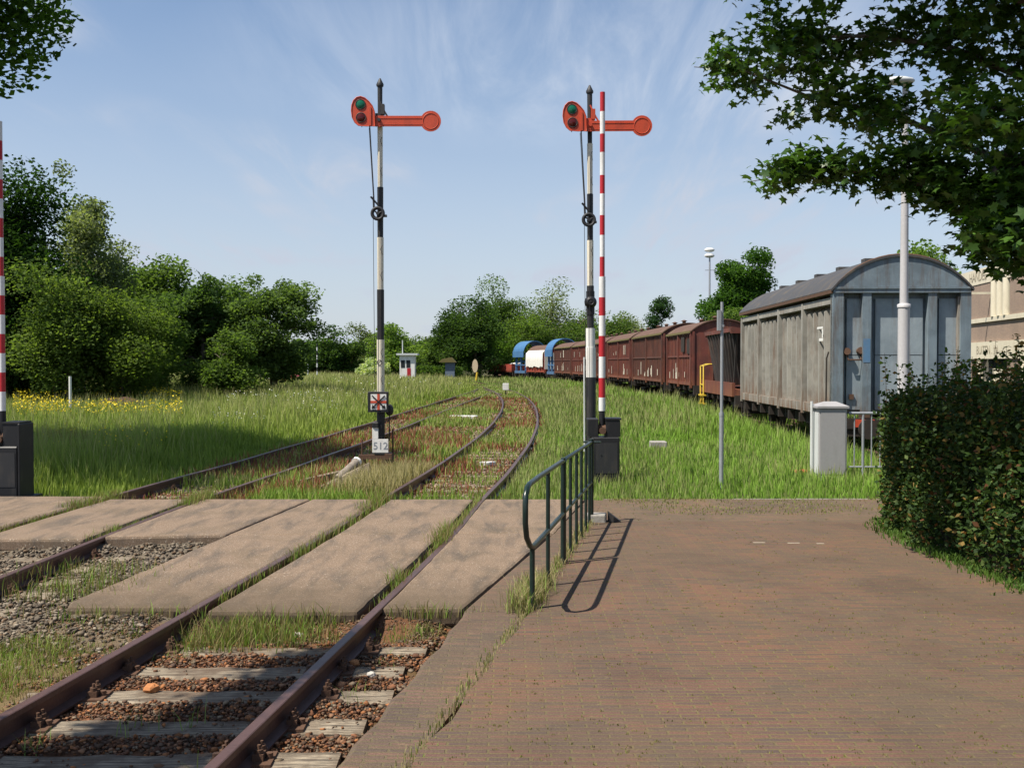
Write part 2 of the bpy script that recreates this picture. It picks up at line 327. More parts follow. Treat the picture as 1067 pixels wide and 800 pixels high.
def GH(x, y):
    da, db, dw = x - fA(y), x - fB(y), x - fW(y); near = np.minimum(np.minimum(np.abs(da), np.abs(db)), np.abs(dw))
    z = GZ + .05 * vnoise(x, y, .5, 1) * sstep(near, 1.2, 3) + .012 * vnoise(x, y, 5, 2)
    z = np.where((x > -3) & (y < 14.8) & (da > 1.2), GZ - .03, z)
    z = z + .035 * ((da < -1.0) & (db > 1.0) & (y < 8.2))
    z = z + (.10 + .025 * vnoise(x, y, 7, 9)) * sstep(y, 7.55, 8.15) * (y < 8.4) * (da > -1.9) * (da < 1.3)
    z = z + (.09 + .03 * vnoise(x, y, 6, 10)) * sstep(y, 11.0, 11.45) * (y < 11.8) * (da < -1.6)
    return z + .50 * sstep(-db, 2, 10) * sstep(y, 26, 85)
# ------------------------------------------------------------------ ground sheet
def axis(a, b, step, far, grow=1.25):
    v = list(np.arange(a, b, step)); s = step; x = b
    while x < far: v.append(x); s *= grow; x += s
    v.append(far); s = step; x = a - step
    lo = []
    while x > -far: lo.append(x); s *= grow; x -= s
    return np.array([-far] + lo[::-1] + v)
gx = axis(-12, 14, .22, 2500); gy = axis(2, 36, .22, 2500)
X, Y = np.meshgrid(gx, gy); 
da, db, dw = X - fA(Y), X - fB(Y), X - fW(Y)
dA, dB, dW = np.abs(da), np.abs(db), np.abs(dw)
near = np.minimum(np.minimum(dA, dB), dW)
Z = GH(X, Y)
C = np.zeros(X.shape + (3,)); C[:] = (.060, .062, .028)
k = sstep(vnoise(X, Y, .9, 3), -.3, .6)[..., None]; C = C * (1 - k) + np.array((.085, .075, .035)) * k
def zone(mask, col):
    global C
    m = np.clip(mask, 0, 1)[..., None]; C = C * (1 - m) + np.array(col) * m
zone(sstep(-dA, -1.5, -1.0) * (Y < 9), (.155, .075, .040))
zone(sstep(-dA, -1.5, -1.1) * (Y >= 9) * (.55 + .4 * vnoise(X, Y, .8, 5)), (.19, .125, .08))
zone(sstep(-dB, -1.5, -1.1) * (Y >= 14) * (.65 + .4 * vnoise(X, Y, .8, 6)), (.14, .062, .040))
zone(sstep(-dW, -1.9, -1.3), (.09, .07, .045))
zone(((da < -1) & (db > 1)) * (Y > 14.5) * (Y < 75) * sstep(vnoise(X, Y, .35, 8), -.2, .4) * .85, (.17, .085, .055))
zone((X > -8.5) * (da < -.9) * (Y < 15) * sstep(Y, 6.5, 8.2), (.15, .125, .095))
zone((X > -8.5) * (da < -.9) * sstep(-Y, -8.2, -6.5), (.17, .125, .065))
ny, nx = X.shape; idx = np.arange(nx * ny).reshape(ny, nx)
F = np.stack([idx[:-1, :-1], idx[:-1, 1:], idx[1:, 1:], idx[1:, :-1]], -1).reshape(-1, 4)
g = npmesh('ground', np.stack([X, Y, Z], -1).reshape(-1, 3), F, M['ground'], C.reshape(-1, 3), smooth=True); tag(g, kind='structure')

# ------------------------------------------------------------------ paving
def PL(y): return float(np.interp(y, [-9, 5.05, 8.1, 10.2, 12.7, 14.7], [-2.8, -.50, .14, .52, 1.0, 1.32]))   # left edge of the plaza
def SL(y): return float(np.interp(y, [-9, 4.93, 6.09, 7.26, 8.12, 10.2, 11.74, 14.7], [-2.6, -.92, -.75, -.51, -.388, .112, .478, 1.095]))
def wob(a, b, n, fn, d=0): return [(fn(y) + d + .02 * math.sin(y * 7) + .012 * math.sin(y * 23), y) for y in np.linspace(a, b, n)]
mb = MB(); mb.prism([(-2.8, -9), (30, -9), (30, 12.62)] + wob(12.62, -9, 90, PL, .03), -.30, 0.0); tag(mb.build('brick_plaza', M['brick']), kind='structure')
mb = MB(); mb.prism([(30, 12.622), (30, 14.72)] + [(PL(y) + .03, y) for y in (14.72, 13.7, 12.622)], -.30, -.004); tag(mb.build('mossy_path', M['brick3']), kind='structure')
mb = MB()
for a, b, rise in ((-9, 5.2, 0), (5.2, 6.2, 0), (6.2, 8.1, 0), (8.1, 14.7, 0)):
    pass
ys = np.linspace(-9, 14.7, 120); vs = []; 
for y in ys:
    gap = .055 * math.exp(-((y - 5.75) / .75) ** 2) + .008
    x0 = SL(y) + (.015 * math.sin(y * 9) + .01 * math.sin(y * 31)) * (y < 8); x1 = max(PL(y) + .026 - gap, x0 + .01)
    dz = -.055 * math.exp(-((y - 5.9) / 1.1) ** 2) - .012
    vs += [(x0, y, dz - .25), (x0, y, dz - .012), (x0 + .03, y, dz), (x1, y, dz - .01), (x1, y, dz - .25)]
mb.add(vs, [(i * 5 + j, (i + 1) * 5 + j, (i + 1) * 5 + j + 1, i * 5 + j + 1) for i in range(len(ys) - 1) for j in range(4)])
mb.f = [f[::-1] for f in mb.f]; tag(mb.build('brick_path', M['brick2']), kind='structure')
mb = MB(); mb.prism([(-40, 11.25), (-8.13, 11.2), (-7.93, 15.0), (-40, 15.05)], -.30, -.006); tag(mb.build('road', paint('old_asphalt', (.075, .070, .064), .9, (.12, .10, .075), .6, 3, 1, bd=.01)), kind='structure')
# stone kerb along the far edge of the paving
mb = MB(); x = 1.36
kerb = MB()
while x < 12:
    w = random.uniform(.9, 1.0); kerb.bbox(x, x + w - .012, 14.735, 14.80, -.28, -.006 + random.uniform(-.008, .006), .01); x += w
tag(kerb.build('kerb', M['concrete_block']), kind='structure')

# concrete crossing panels
def panel(pts, label, z=0.0):
    q = []; r = random.Random(len(pts) + int(abs(pts[0][0]) * 100))
    for a, b in zip(pts, pts[1:] + pts[:1]):
        k = max(1, int(math.dist(a, b) / .16))
        for i in range(k): t = i / k; j = .007 if i else 0; q.append((a[0] + (b[0] - a[0]) * t + r.uniform(-j, j), a[1] + (b[1] - a[1]) * t + r.uniform(-j, j) - (.02 if r.random() < .06 and i else 0)))
    pts = q
    o = MB().prism(pts, -.16, z).build('crossing_slab', M['panel'], bevel=.035); tag(o, label, 'slab', 'concrete panels of the level crossing', 'thing'); return o
def along(f, d, a, b, n=5): return [(float(f(y)) + d, y) for y in np.linspace(a, b, n)]
HG = .725
def strip(f0, d0, f1, d1, a, b): return along(f1, d1, a, b) + along(f0, d0, a, b)[::-1]
panel(along(fA, HG + .05, 8.12, 11.74)[::-1] + [(-.40, 8.12), (.10, 10.2), (.46, 11.74)], 'concrete crossing panel right of the nearest track, beside the near handrail post', .002)
panel(along(fA, HG + .05, 11.76, 14.7)[::-1] + [(.50, 11.76), (1.08, 14.7)], 'far concrete crossing panel right of the nearest track, behind the handrail bars', -.001)
panel(strip(fA, -HG + .11, fA, HG - .11, 8.02, 11.64), 'near concrete crossing panel between the rails of the right track, stained dark', .003)
panel(strip(fA, -HG + .11, fA, HG - .11, 11.66, 14.7), 'far concrete crossing panel between the rails of the right track', -.002)
panel(along(fA, -HG - .05, 8.15, 11.62) + [(-3.32, 11.62), (-3.72, 8.35), (-3.66, 8.15)], 'large near concrete crossing panel left of the right track, with gravel along its left edge', .002)
panel(along(fA, -HG - .05, 11.64, 14.7) + [(-2.95, 14.7), (-3.33, 11.64)], 'small far concrete crossing panel directly left of the right track', -.001)
panel([(-3.35, 11.64), (-2.97, 14.7)] + along(fB, HG + .05, 11.5, 14.7)[::-1], 'wide far concrete crossing panel directly right of the left track', .001)
panel(strip(fB, -HG + .11, fB, HG - .11, 11.35, 14.7), 'concrete crossing panel between the rails of the left track', 0)
panel(along(fB, -HG - .05, 11.2, 15.0) + [(-7.9, 15.0), (-8.1, 11.2)], 'concrete crossing panel left of the left track, beside the barrier at the photo edge', .001)

# ------------------------------------------------------------------ rails
PROF = [(-.036, -.036), (-.034, -.004), (-.028, 0), (.028, 0), (.034, -.004), (.036, -.036), (.010, -.05), (.009, -.128), (.066, -.143), (.066, -.156), (-.066, -.156), (-.066, -.143), (-.009, -.128), (-.010, -.05)]
def rail(fn, d, y0, y1, label, step=.5, name='rail', dz=0, group='rails of the two tracks'):
    ys = np.arange(y0, y1, step); vs = []; n = len(PROF)
    for y in ys:
        x = float(fn(y)) + d; s = (float(fn(y + .2)) - float(fn(y - .2))) / .4; t = Vector((s, 1, 0)).normalized(); a = Vector((t.y, -t.x, 0))
        for (u, w) in PROF: vs.append(Vector((x, y, dz)) + a * u + Vector((0, 0, w + .006 * math.sin(y * .9 + d))))
    fs = [(i * n + j, (i + 1) * n + j, (i + 1) * n + (j + 1) % n, i * n + (j + 1) % n) for i in range(len(ys) - 1) for j in range(n)]
    fs = [f[::-1] for f in fs]; fs.append(tuple(range(n))); fs.append(tuple((len(ys) - 1) * n + j for j in range(n - 1, -1, -1)))
    o = MB().add(vs, fs).build(name, M['rail']); tag(o, label, 'rail', group); return o
G2 = 1.5 / 2
rail(fA, -G2, -8, 118, 'left rusty rail of the right track, curving away through the crossing')
rail(fA, G2, -8, 118, 'right rusty rail of the right track, nearest to the brick paving')
rail(fB, -G2, -8, 79.5, 'left rusty rail of the left track, half hidden in tall grass')
rail(fB, G2, -8, 68.0, 'right rusty rail of the left track, passing below the signal with the number board')
rail(fW, -G2, 4, 158, 'left rail under the row of wagons', 2, group='rails under the wagons'); rail(fW, G2, 4, 158, 'right rail under the row of wagons', 2, group='rails under the wagons')
# the point where both tracks run together
p = thing('track_switch', 'rusty switch where the two tracks run together beyond the signals', 'railway switch', (-1.2, 70, 0))
mb = MB(); mb.tube([(-.6, -6, -.04), (-.15, 0, -.03), (.1, 6, -.04)], .035, 6); mb.tube([(.55, -5, -.04), (-.1, 0, -.03), (-.9, 7, -.04)], .035, 6); mb.build('frog', M['rail'], p)
boxpart('check_rail', M['rail'], p, -1.5, -1.38, -1.5, 1.5, -.1, 0); boxpart('check_rail', M['rail'], p, .72, .84, -2, 2, -.1, 0)
boxpart('timber', M['wood'], p, -2.4, 1.7, -.15, .15, -.2, -.12); boxpart('timber', M['wood'], p, -2.4, 1.7, 2.0, 2.3, -.2, -.12)

# ------------------------------------------------------------------ sleepers
def sleeper_mesh(seed, half=1.27, hw=.125):
    r = random.Random(seed); mb = MB(); n = 12; xs = [-half + 2 * half * i / n for i in range(n + 1)]; vs = []
    for i, x in enumerate(xs):
        a = -hw + r.uniform(-.012, .012); b = hw + r.uniform(-.012, .012); z = -.163 + r.uniform(-.008, .004)
        vs += [(x, a, -.33), (x, a, z - .012), (x, a + .02, z), (x, b - .02, z + r.uniform(-.006, .004)), (x, b, z - .012), (x, b, -.33)]
    fs = [((i + 1) * 6 + j, i * 6 + j, i * 6 + (j + 1) % 6, (i + 1) * 6 + (j + 1) % 6) for i in range(n) for j in range(6)]
    fs += [tuple(range(5, -1, -1)), tuple(n * 6 + j for j in range(6))]
    return mb.add(vs, fs)
def fast_mb():
    mb = MB(); mb.box(-.07, .07, -.085, .085, -.162, -.148)
    for sx in (-1, 1):
        mb.tube([(sx * .050, 0, -.15), (sx * .050, 0, -.062)], .011, 6); mb.tube([(sx * .050, 0, -.10), (sx * .050, 0, -.082)], .021, 6)
        mb.box(sx * .05 - .028, sx * .05 + .028, -.04, .04, -.14, -.105)
    return mb
def chair_mb():     # the heavier rib plate beside the rail with its two screws
    mb = MB(); mb.box(-.17, .17, -.10, .10, -.166, -.150)
    for sx in (-1, 1):
        mb.box(sx * .092 - .030, sx * .092 + .030, -.055, .055, -.152, -.112)
        for sy in (-.03, .03): 
            mb.tube([(sx * .095, sy, -.15), (sx * .095, sy, -.066)], .010, 6)
            mb.tube([(sx * .095, sy, -.115), (sx * .095, sy, -.09)], .024, 6)
        mb.tube([(sx * .145, 0, -.16), (sx * .145, 0, -.120)], .020, 6)
    return mb
ordn = ['first', 'second', 'third', 'fourth', 'fifth', 'sixth', 'seventh', 'eighth', 'ninth', 'tenth']
protos = []
for s in range(3):
    sl = sleeper_mesh(s).build('sleeper', M['wood']); 
    for d in (-G2, G2): chair_mb().build('rail_fastening', M['rust'], sl, (d, 0, 0))
    tag(sl, 'x', 'sleeper', 'sleepers of the right track'); protos.append(sl)
def put_sleeper(i, fn, y, label, grp, skew, used=[0]):
    o = protos[i % 3] if used[0] < 3 else copy_tree(protos[i % 3])
    used[0] += 1
    o.location = (float(fn(y)) + random.uniform(-.05, .05), y, random.uniform(-.006, .004)); o.rotation_euler = (random.uniform(-.01, .01), random.uniform(-.004, .004), skew + R(random.uniform(-1.4, 1.4)))
    o['label'] = label; o['group'] = grp; return o
ysl = [7.95, 7.48, 6.98, 6.45, 5.91, 5.37, 4.84, 4.3, 3.75, 3.2, 2.6]
for i, y in enumerate(ysl):
    put_sleeper(i, fA, y, f'weathered wooden sleeper of the right track, {ordn[i]} one before the concrete panels' if i < 7 else 'weathered wooden sleeper of the right track at the very bottom of the view', 'wooden sleepers before the crossing', R(.8))
for i, y in enumerate(np.arange(8.1, 11.2, .6)): put_sleeper(i, fB, float(y), 'grey sleeper of the left track lying before its concrete panels', 'sleepers of the left track', 0)
for i, y in enumerate(np.arange(15.6, 66, .72)):
    s = (float(fA(y + .5)) - float(fA(y - .5))); put_sleeper(i, fA, float(y), 'half buried sleeper of the right track beyond the crossing', 'half buried sleepers of the right track', -math.atan(s))
for i, y in enumerate(np.arange(15.5, 40, .72)):
    s = (float(fB(y + .5)) - float(fB(y - .5))); put_sleeper(i, fB, float(y), 'half buried sleeper of the left track beyond the crossing', 'half buried sleepers of the left track', -math.atan(s))

# ------------------------------------------------------------------ stones
def stones(name, xy, z, size, cols, label):
    n = len(xy); ico = np.array([(0, 0, -1), (.9, 0, -.3), (.3, .85, -.35), (-.75, .5, -.3), (-.7, -.6, -.35), (.35, -.85, -.3), (.6, .6, .45), (-.4, .8, .5), (-.85, -.05, .45), (-.3, -.8, .5), (.7, -.55, .45), (0, 0, .85)])
    f = np.array([(0, 2, 1), (0, 3, 2), (0, 4, 3), (0, 5, 4), (0, 1, 5), (1, 2, 6), (2, 3, 7), (3, 4, 8), (4, 5, 9), (5, 1, 10), (6, 2, 7), (7, 3, 8), (8, 4, 9), (9, 5, 10), (10, 1, 6), (11, 6, 7), (11, 7, 8), (11, 8, 9), (11, 9, 10), (11, 10, 6)])
    V = ico[None] * RNG.uniform(.55, 1.4, (n, 12, 1)) * (size[:, None, None] * RNG.uniform(.55, 1.2, (n, 1, 3)))
    a = RNG.uniform(0, 6.28, n); ca, sa = np.cos(a), np.sin(a); x = V[..., 0] * ca[:, None] - V[..., 1] * sa[:, None]; y = V[..., 0] * sa[:, None] + V[..., 1] * ca[:, None]
    V = np.stack([x + xy[:, 0:1], y + xy[:, 1:2], V[..., 2] * .75 + np.asarray(z)[:, None]], -1)
    FF = (f[None] + (np.arange(n) * 12)[:, None, None]).reshape(-1, 3)
    o = npmesh(name, V.reshape(-1, 3), FF, M['stone'], np.repeat(cols, 12, 0)); return tag(o, label, 'stones', kind='stuff')
def pick(pal, n): pal = np.array(pal); return pal[RNG.integers(0, len(pal), n)] * RNG.uniform(.65, 1.3, (n, 1))
RUST = [(.19, .085, .045), (.13, .065, .04), (.22, .12, .07), (.12, .075, .05), (.10, .065, .048), (.30, .13, .055), (.19, .145, .10)]
GREY = [(.17, .135, .10), (.12, .10, .08), (.22, .18, .135), (.085, .07, .055), (.15, .10, .065), (.27, .23, .18)]
n = 56000; y = RNG.uniform(2.4, 8.1, n); x = fA(y) + RNG.uniform(-1.6, 1.75, n)
ss = np.abs(y[:, None] - np.array(ysl)[None]).min(1); keep = ((ss > .12) | (RNG.random(n) < .05)) & (x < [SL(t) - .03 for t in y]) & (np.abs(np.abs(x - fA(y)) - G2) > .07)
x, y = x[keep], y[keep]; n2_ = 9000; y2 = RNG.uniform(7.4, 8.12, n2_); x2 = fA(y2) + RNG.uniform(-1.9, 1.5, n2_); k2 = (np.abs(np.abs(x2 - fA(y2)) - G2) > .07) & (x2 < [SL(t) - .03 for t in y2]); x2, y2 = x2[k2], y2[k2]
stones('crumbs_of_soil', np.stack([x2, y2], 1), GH(x2, y2) + RNG.uniform(-.006, .006, len(x2)), RNG.uniform(.004, .014, len(x2)), pick([(.14, .10, .065), (.10, .07, .045), (.20, .15, .10), (.17, .09, .05)], len(x2)), 'loose brown soil and small stones heaped against the concrete panels')
stones('rusty_ballast', np.stack([x, y], 1), GZ + .012 + .012 * vnoise(x, y, 9, 12) + RNG.uniform(-.012, .022, len(x)), RNG.uniform(.006, .018, len(x)) * (1 + .9 * (RNG.random(len(x)) < .06)), pick(RUST, len(x)), 'orange brown rusty ballast stones between the near sleepers')
n = 26000; y = RNG.uniform(7.0, 12.2, n); x = RNG.uniform(-8.3, -2.9, n); keep = ((y < 11.35) | (x > -4.7)) & (x < fA(y) - .95) & ~((y > 8.1) & (x > -3.74 + .11 * (y - 8.1))) & (np.abs(np.abs(x - fB(y)) - G2) > .08) & ((y < 11.5))
x, y = x[keep], y[keep]; kk = (RNG.random(len(x)) < .25 + .75 * sstep(y, 7.2, 8.3)); x, y = x[kk], y[kk]
stones('grey_gravel', np.stack([x, y], 1), GH(x, y) + .008 + RNG.uniform(-.012, .018, len(x)), RNG.uniform(.008, .028, len(x)), pick(GREY, len(x)), 'grey brown gravel before the panels between the two tracks')
def logy(a, b, n): return a * (b / a) ** RNG.random(n)
n = 26000; y = logy(14.9, 72, n); c = RNG.random(n); x = np.where(c < .5, fA(y) + RNG.uniform(-2.6, 1.5, n), fB(y) + RNG.uniform(-1.1, 1.5, n))
x, y = x, y; stones('track_ballast', np.stack([x, y], 1), GZ + .01 + RNG.uniform(-.01, .02, n), RNG.uniform(.012, .022, n) * (1 + y / 22), np.where(RNG.random((n, 1)) < .6, pick([(.24, .13, .09), (.30, .20, .14), (.20, .09, .065), (.34, .24, .17)], n), pick(GREY, n)), 'brown ballast stones of the two tracks beyond the crossing')

# ------------------------------------------------------------------ grass
def blades(name, x, y, h, w, cb, ct, label, z=None, lean=.35, cat='grass', head=None):
    n = len(x); a = RNG.uniform(0, 2 * np.pi, n); wd = np.stack([np.cos(a), np.sin(a)], 1); la = RNG.uniform(0, 2 * np.pi, n); ll = RNG.uniform(.05, 1, n) * lean * h
    ld = np.stack([np.cos(la), np.sin(la)], 1) * ll[:, None]; base = np.stack([x, y], 1); z = GH(x, y) if z is None else z
    V = np.zeros((n, 5, 3)); W = (w / 2)[:, None] * wd
    V[:, 0, :2] = base - W; V[:, 1, :2] = base + W; V[:, 0, 2] = V[:, 1, 2] = z - .02
    m = base + ld * .35; V[:, 2, :2] = m + W * .8; V[:, 3, :2] = m - W * .8; V[:, 2, 2] = V[:, 3, 2] = z + h * .58
    V[:, 4, :2] = base + ld; V[:, 4, 2] = z + h
    i = np.arange(n) * 5; F = np.concatenate([np.stack([i, i + 1, i + 2], 1), np.stack([i, i + 2, i + 3], 1), np.stack([i + 3, i + 2, i + 4], 1)])
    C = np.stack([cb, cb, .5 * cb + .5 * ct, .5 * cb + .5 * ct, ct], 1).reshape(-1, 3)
    o = npmesh(name, V.reshape(-1, 3), F, M['grass'], C); return tag(o, label, cat, kind='stuff')
def gcol(n, a, b, t, j=.25):
    t = np.clip(t + RNG.normal(0, .22, n), 0, 1)[:, None]; return (np.array(a) * (1 - t) + np.array(b) * t) * RNG.uniform(1 - j, 1 + j, (n, 1))
GRN, GR2, TAN, DRY, SOR = (.12, .20, .022), (.23, .31, .055), (.40, .33, .17), (.33, .28, .15), (.27, .085, .055)
# tall meadow left of the left track
n = 380000; y = logy(14.8, 170, n); x = RNG.uniform(-1.0, .25, n) * y * .85
d = fB(y) - x; k = (d > .95) & ~((x > -8.9) & (x < -7.3) & (y < 16.3)); k &= ~((x < -7.9) & (y < 15.15)); k &= (y < 88) | (x < fW(y) - 3); x, y, d = x[k], y[k], d[k]; n = len(x)
ramp_ = sstep(d, .9, 3.4) * sstep(y, 15.5, 18.5); cl = vnoise(x, y, .45, 21); cl2 = vnoise(x, y, 2.6, 22)
stalk = RNG.random(n) < (.12 + .34 * sstep(y, 25, 70) + .10 * cl) * ramp_
h = (.14 + .50 * ramp_ + .07 * cl + .05 * cl2) * RNG.uniform(.6, 1.15, n); h = np.where(stalk, h * 1.3 + .06, h); h = h * np.where(y > 60, .85, 1)
w = np.maximum(.005, .0009 * y) * RNG.uniform(.7, 1.4, n) * np.where(stalk, .7, 1.1)
tt = .35 + .3 * cl2 + .35 * cl; cb = gcol(n, GRN, GR2, tt); ct = np.where(stalk[:, None], gcol(n, (.42, .39, .19), (.34, .32, .14), tt), gcol(n, GR2, (.31, .37, .09), tt))
br = (vnoise(x, y, .7, 23) > 1.25) & (d < 6); ct = np.where((br & (RNG.random(n) < .6))[:, None], gcol(n, (.22, .10, .06), (.2, .13, .07), .5 + 0 * tt), ct)
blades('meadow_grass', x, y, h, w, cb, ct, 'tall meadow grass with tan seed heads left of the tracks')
# between and along the tracks beyond the crossing
n = 150000; y = logy(14.85, 95, n); x = fB(y) + RNG.uniform(-1.05, 1, n) * 0 + RNG.uniform(0, 1, n) * (fA(y) + 1.0 - fB(y) + 1.05) - 1.05
da_, db_ = x - fA(y), x - fB(y); inA, inB = np.abs(da_) < .95, np.abs(db_) < 1.0; cl = vnoise(x, y, .9, 31); cl2 = vnoise(x, y, 3, 32)
dens = np.where(inA, .26 + .24 * (cl > .2), np.where(inB, .24 + .20 * (cl > .1), .22 + .45 * (cl > -.1)))
dens = np.where((y < 16.2) & (x > -3.9) & (cl2 > -1.0), 1.0, dens); dens = np.where((y > 15.2) & inA & (y < 20), .30, dens)
dens = np.where((np.abs(da_ + .95) < .25), dens * .5, dens); dens = np.where(y > 72, .8, dens)
near_r = (np.abs(np.abs(da_) - G2) < .07) | ((np.abs(np.abs(db_) - G2) < .07) & (RNG.random(n) < .5)) | (np.abs(db_ + G2) < .03)
k = (RNG.random(n) < dens) & ~near_r; x, y, cl, cl2, inA, inB = x[k], y[k], cl[k], cl2[k], inA[k], inB[k]; n = len(x)
lush = (y < 16.1) & (x > -4.0); h = np.where(lush, .23, .15 + .12 * (cl > 0)) * RNG.uniform(.4, 1.35, n) * np.where(inA | inB, .75, 1)
dryk = RNG.random(n) < np.where(lush, .12, .45); sor = (RNG.random(n) < .62) & ~lush & ((vnoise(x, y, .8, 33) > -.35)) & (y < 60)
cb = gcol(n, GRN, GR2, .5 + .3 * cl); ct = np.where(dryk[:, None], gcol(n, TAN, DRY, .5 + 0 * cl), gcol(n, GR2, (.16, .30, .05), .5 + 0 * cl))
ct = np.where(sor[:, None], gcol(n, SOR, (.30, .12, .08), .5 + 0 * cl), ct); cb = np.where(sor[:, None], ct * .8, cb); h = np.where(sor, h * .9, h)
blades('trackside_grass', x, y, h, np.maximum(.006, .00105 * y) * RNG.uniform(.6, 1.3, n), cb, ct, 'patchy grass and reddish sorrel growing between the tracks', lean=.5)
# pale straw stalks round the first signal and along the rail
n = 5200; y = RNG.uniform(15.6, 20.5, n); x = fA(y) - 1.05 + RNG.normal(-.15, .38, n); k = x < fA(y) - .82; x, y = x[k], y[k]; n = len(x)
blades('straw_grass', x, y, RNG.uniform(.2, .52, n) * (1 - .5 * sstep(y, 18.2, 19.4)), np.full(n, .013), gcol(n, (.2, .22, .06), TAN, .5 * np.ones(n)), gcol(n, (.42, .36, .18), DRY, .5 * np.ones(n)), 'pale straw coloured grass standing below the left signal', lean=.4)
# right hand field
n = 340000; y = logy(14.82, 150, n); x = RNG.uniform(-.12, 1.0, n) * y * .9
k = (x > fA(y) + .95) & ~((x < fA(y) + 1) & (y > 90)); dwv = x - fW(y); k &= (np.abs(dwv) > 1.5) | (RNG.random(n) < .25); k &= ~((x > 1.38) & (x < 1.9) & (y > 17.4) & (y < 18)); x, y = x[k], y[k]; n = len(x)
dwv = x - fW(y); cl = vnoise(x, y, .5, 41); cl2 = vnoise(x, y, 2.4, 42); tall = sstep(-np.abs(dwv + 2.3), -1.4, -.3) * (y > 20); far = sstep(y, 24, 45)
edge = sstep(np.abs(x - fA(y)), 2.5, 5); dry = np.clip(.12 + .35 * (1 - edge) + .30 * far + .15 * cl, 0, .8) * (1 - .5 * tall)
dk = RNG.random(n) < dry; h = (.10 + .09 * sstep(y, 15, 18) + .16 * far + .20 * tall + .05 * cl + .03 * cl2) * RNG.uniform(.5, 1.35, n); h = np.where(dk, h * 1.25 + .05, h)
tt = .45 + .3 * cl + .2 * cl2; cb = gcol(n, (.11, .23, .022), (.18, .33, .042), tt); ct = np.where(dk[:, None], gcol(n, (.26, .26, .11), DRY, tt), gcol(n, (.20, .34, .045), (.31, .42, .10), tt))
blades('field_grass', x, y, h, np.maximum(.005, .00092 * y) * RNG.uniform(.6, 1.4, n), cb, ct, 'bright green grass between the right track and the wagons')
# low grass at lower left, beside the near rail
n = 75000; y = RNG.uniform(2.6, 9.4, n); x = fA(y) - .86 - RNG.random(n) ** 1.2 * 4.2; cl = vnoise(x, y, 1.9, 51); cl2 = vnoise(x, y, 6, 52)
k = (RNG.random(n) < .25 + .75 * (cl + .4 * cl2 > .05)) & ((y < 7.4 + .5 * cl) | ((x < -4.2 + .4 * cl) & (y < 9.0) & (cl > .1))) & ~((y > 8.05) & (x > -3.75)) & (np.abs(np.abs(x - fB(y)) - G2) > .08)
x, y, cl, cl2 = x[k], y[k], cl[k], cl2[k]; n = len(x); grn = np.clip(.34 + .5 * cl + .2 * cl2, 0, 1); dk = RNG.random(n) > grn
ct = np.where(dk[:, None], gcol(n, (.33, .25, .13), (.24, .17, .08), .5 * np.ones(n)), gcol(n, GR2, (.20, .30, .05), .5 * np.ones(n)))
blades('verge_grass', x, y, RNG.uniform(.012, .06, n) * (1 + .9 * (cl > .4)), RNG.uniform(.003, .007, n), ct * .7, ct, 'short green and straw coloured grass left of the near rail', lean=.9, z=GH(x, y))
# tufts in the gaps of the crossing and at panel edges
def tuft_pts(segs):
    P = []
    for (fn, d, a, b, n_, sx, hh) in segs:
        yy = RNG.uniform(a, b, n_); P.append(np.stack([fn(yy) + d + RNG.normal(0, sx, n_), yy, np.full(n_, hh)], 1))
    return np.concatenate(P)
cst = lambda v: (lambda q: np.full_like(np.asarray(q, float), v))
P = tuft_pts([(fA, -G2 + .055, 8.4, 11, 260, .015, .05), (fA, -G2 + .05, 10.2, 11.9, 420, .04, .07), (fA, -G2 + .05, 11.9, 14.0, 520, .045, .05), (fA, -G2 + .02, 13.6, 14.9, 560, .08, .15),
    (fA, G2 - .055, 8.3, 14.7, 700, .02, .05), (fA, G2 - .08, 11.0, 12.1, 500, .05, .14), (fA, G2 - .09, 9.0, 9.6, 160, .04, .10), (fA, G2 - .05, 12.2, 14.8, 500, .03, .07),
    (fB, -G2 + .05, 11.2, 15.2, 1300, .035, .03), (fB, -G2, 13.8, 15.3, 900, .10, .10), (fB, G2 - .04, 11.5, 14.8, 700, .025, .02), (fB, G2, 14.0, 15.2, 700, .08, .14), (fB, G2 - .1, 11.4, 12.2, 240, .05, .05),
    (fA, -.15, 7.65, 8.0, 2000, .30, .11), (fA, -.25, 7.4, 7.9, 900, .25, .15), (fA, .15, 7.6, 8.0, 900, .35, .05), (fA, -.55, 7.2, 8.0, 300, .1, .07), (fA, 1.25, 7.7, 8.15, 700, .2, .06),
    (fA, -1.35, 7.3, 8.15, 1100, .40, .045), (cst(-4.0), 0, 8.6, 10.0, 900, .35, .07)])
x, y, hh = P.T; kk = RNG.random(len(x)) < .35 + .65 * (vnoise(x, y, 6, 99) > -.15); x, y, hh = x[kk], y[kk], hh[kk]; n = len(x); zt = np.where((y > 8.02), -.05, GH(x, y))
c0 = RNG.random(n) < .62; ct = np.where(c0[:, None], gcol(n, (.30, .25, .11), (.20, .17, .07), .5 * np.ones(n)), gcol(n, GR2, (.17, .30, .05), .5 * np.ones(n)))
blades('crack_grass', x, y, (hh + np.where(zt < -.1, 0, .05)) * RNG.uniform(.4, 1.3, n), RNG.uniform(.004, .009, n), ct * .75, ct, 'small grass tufts growing in the gaps of the level crossing', z=zt, lean=.7)
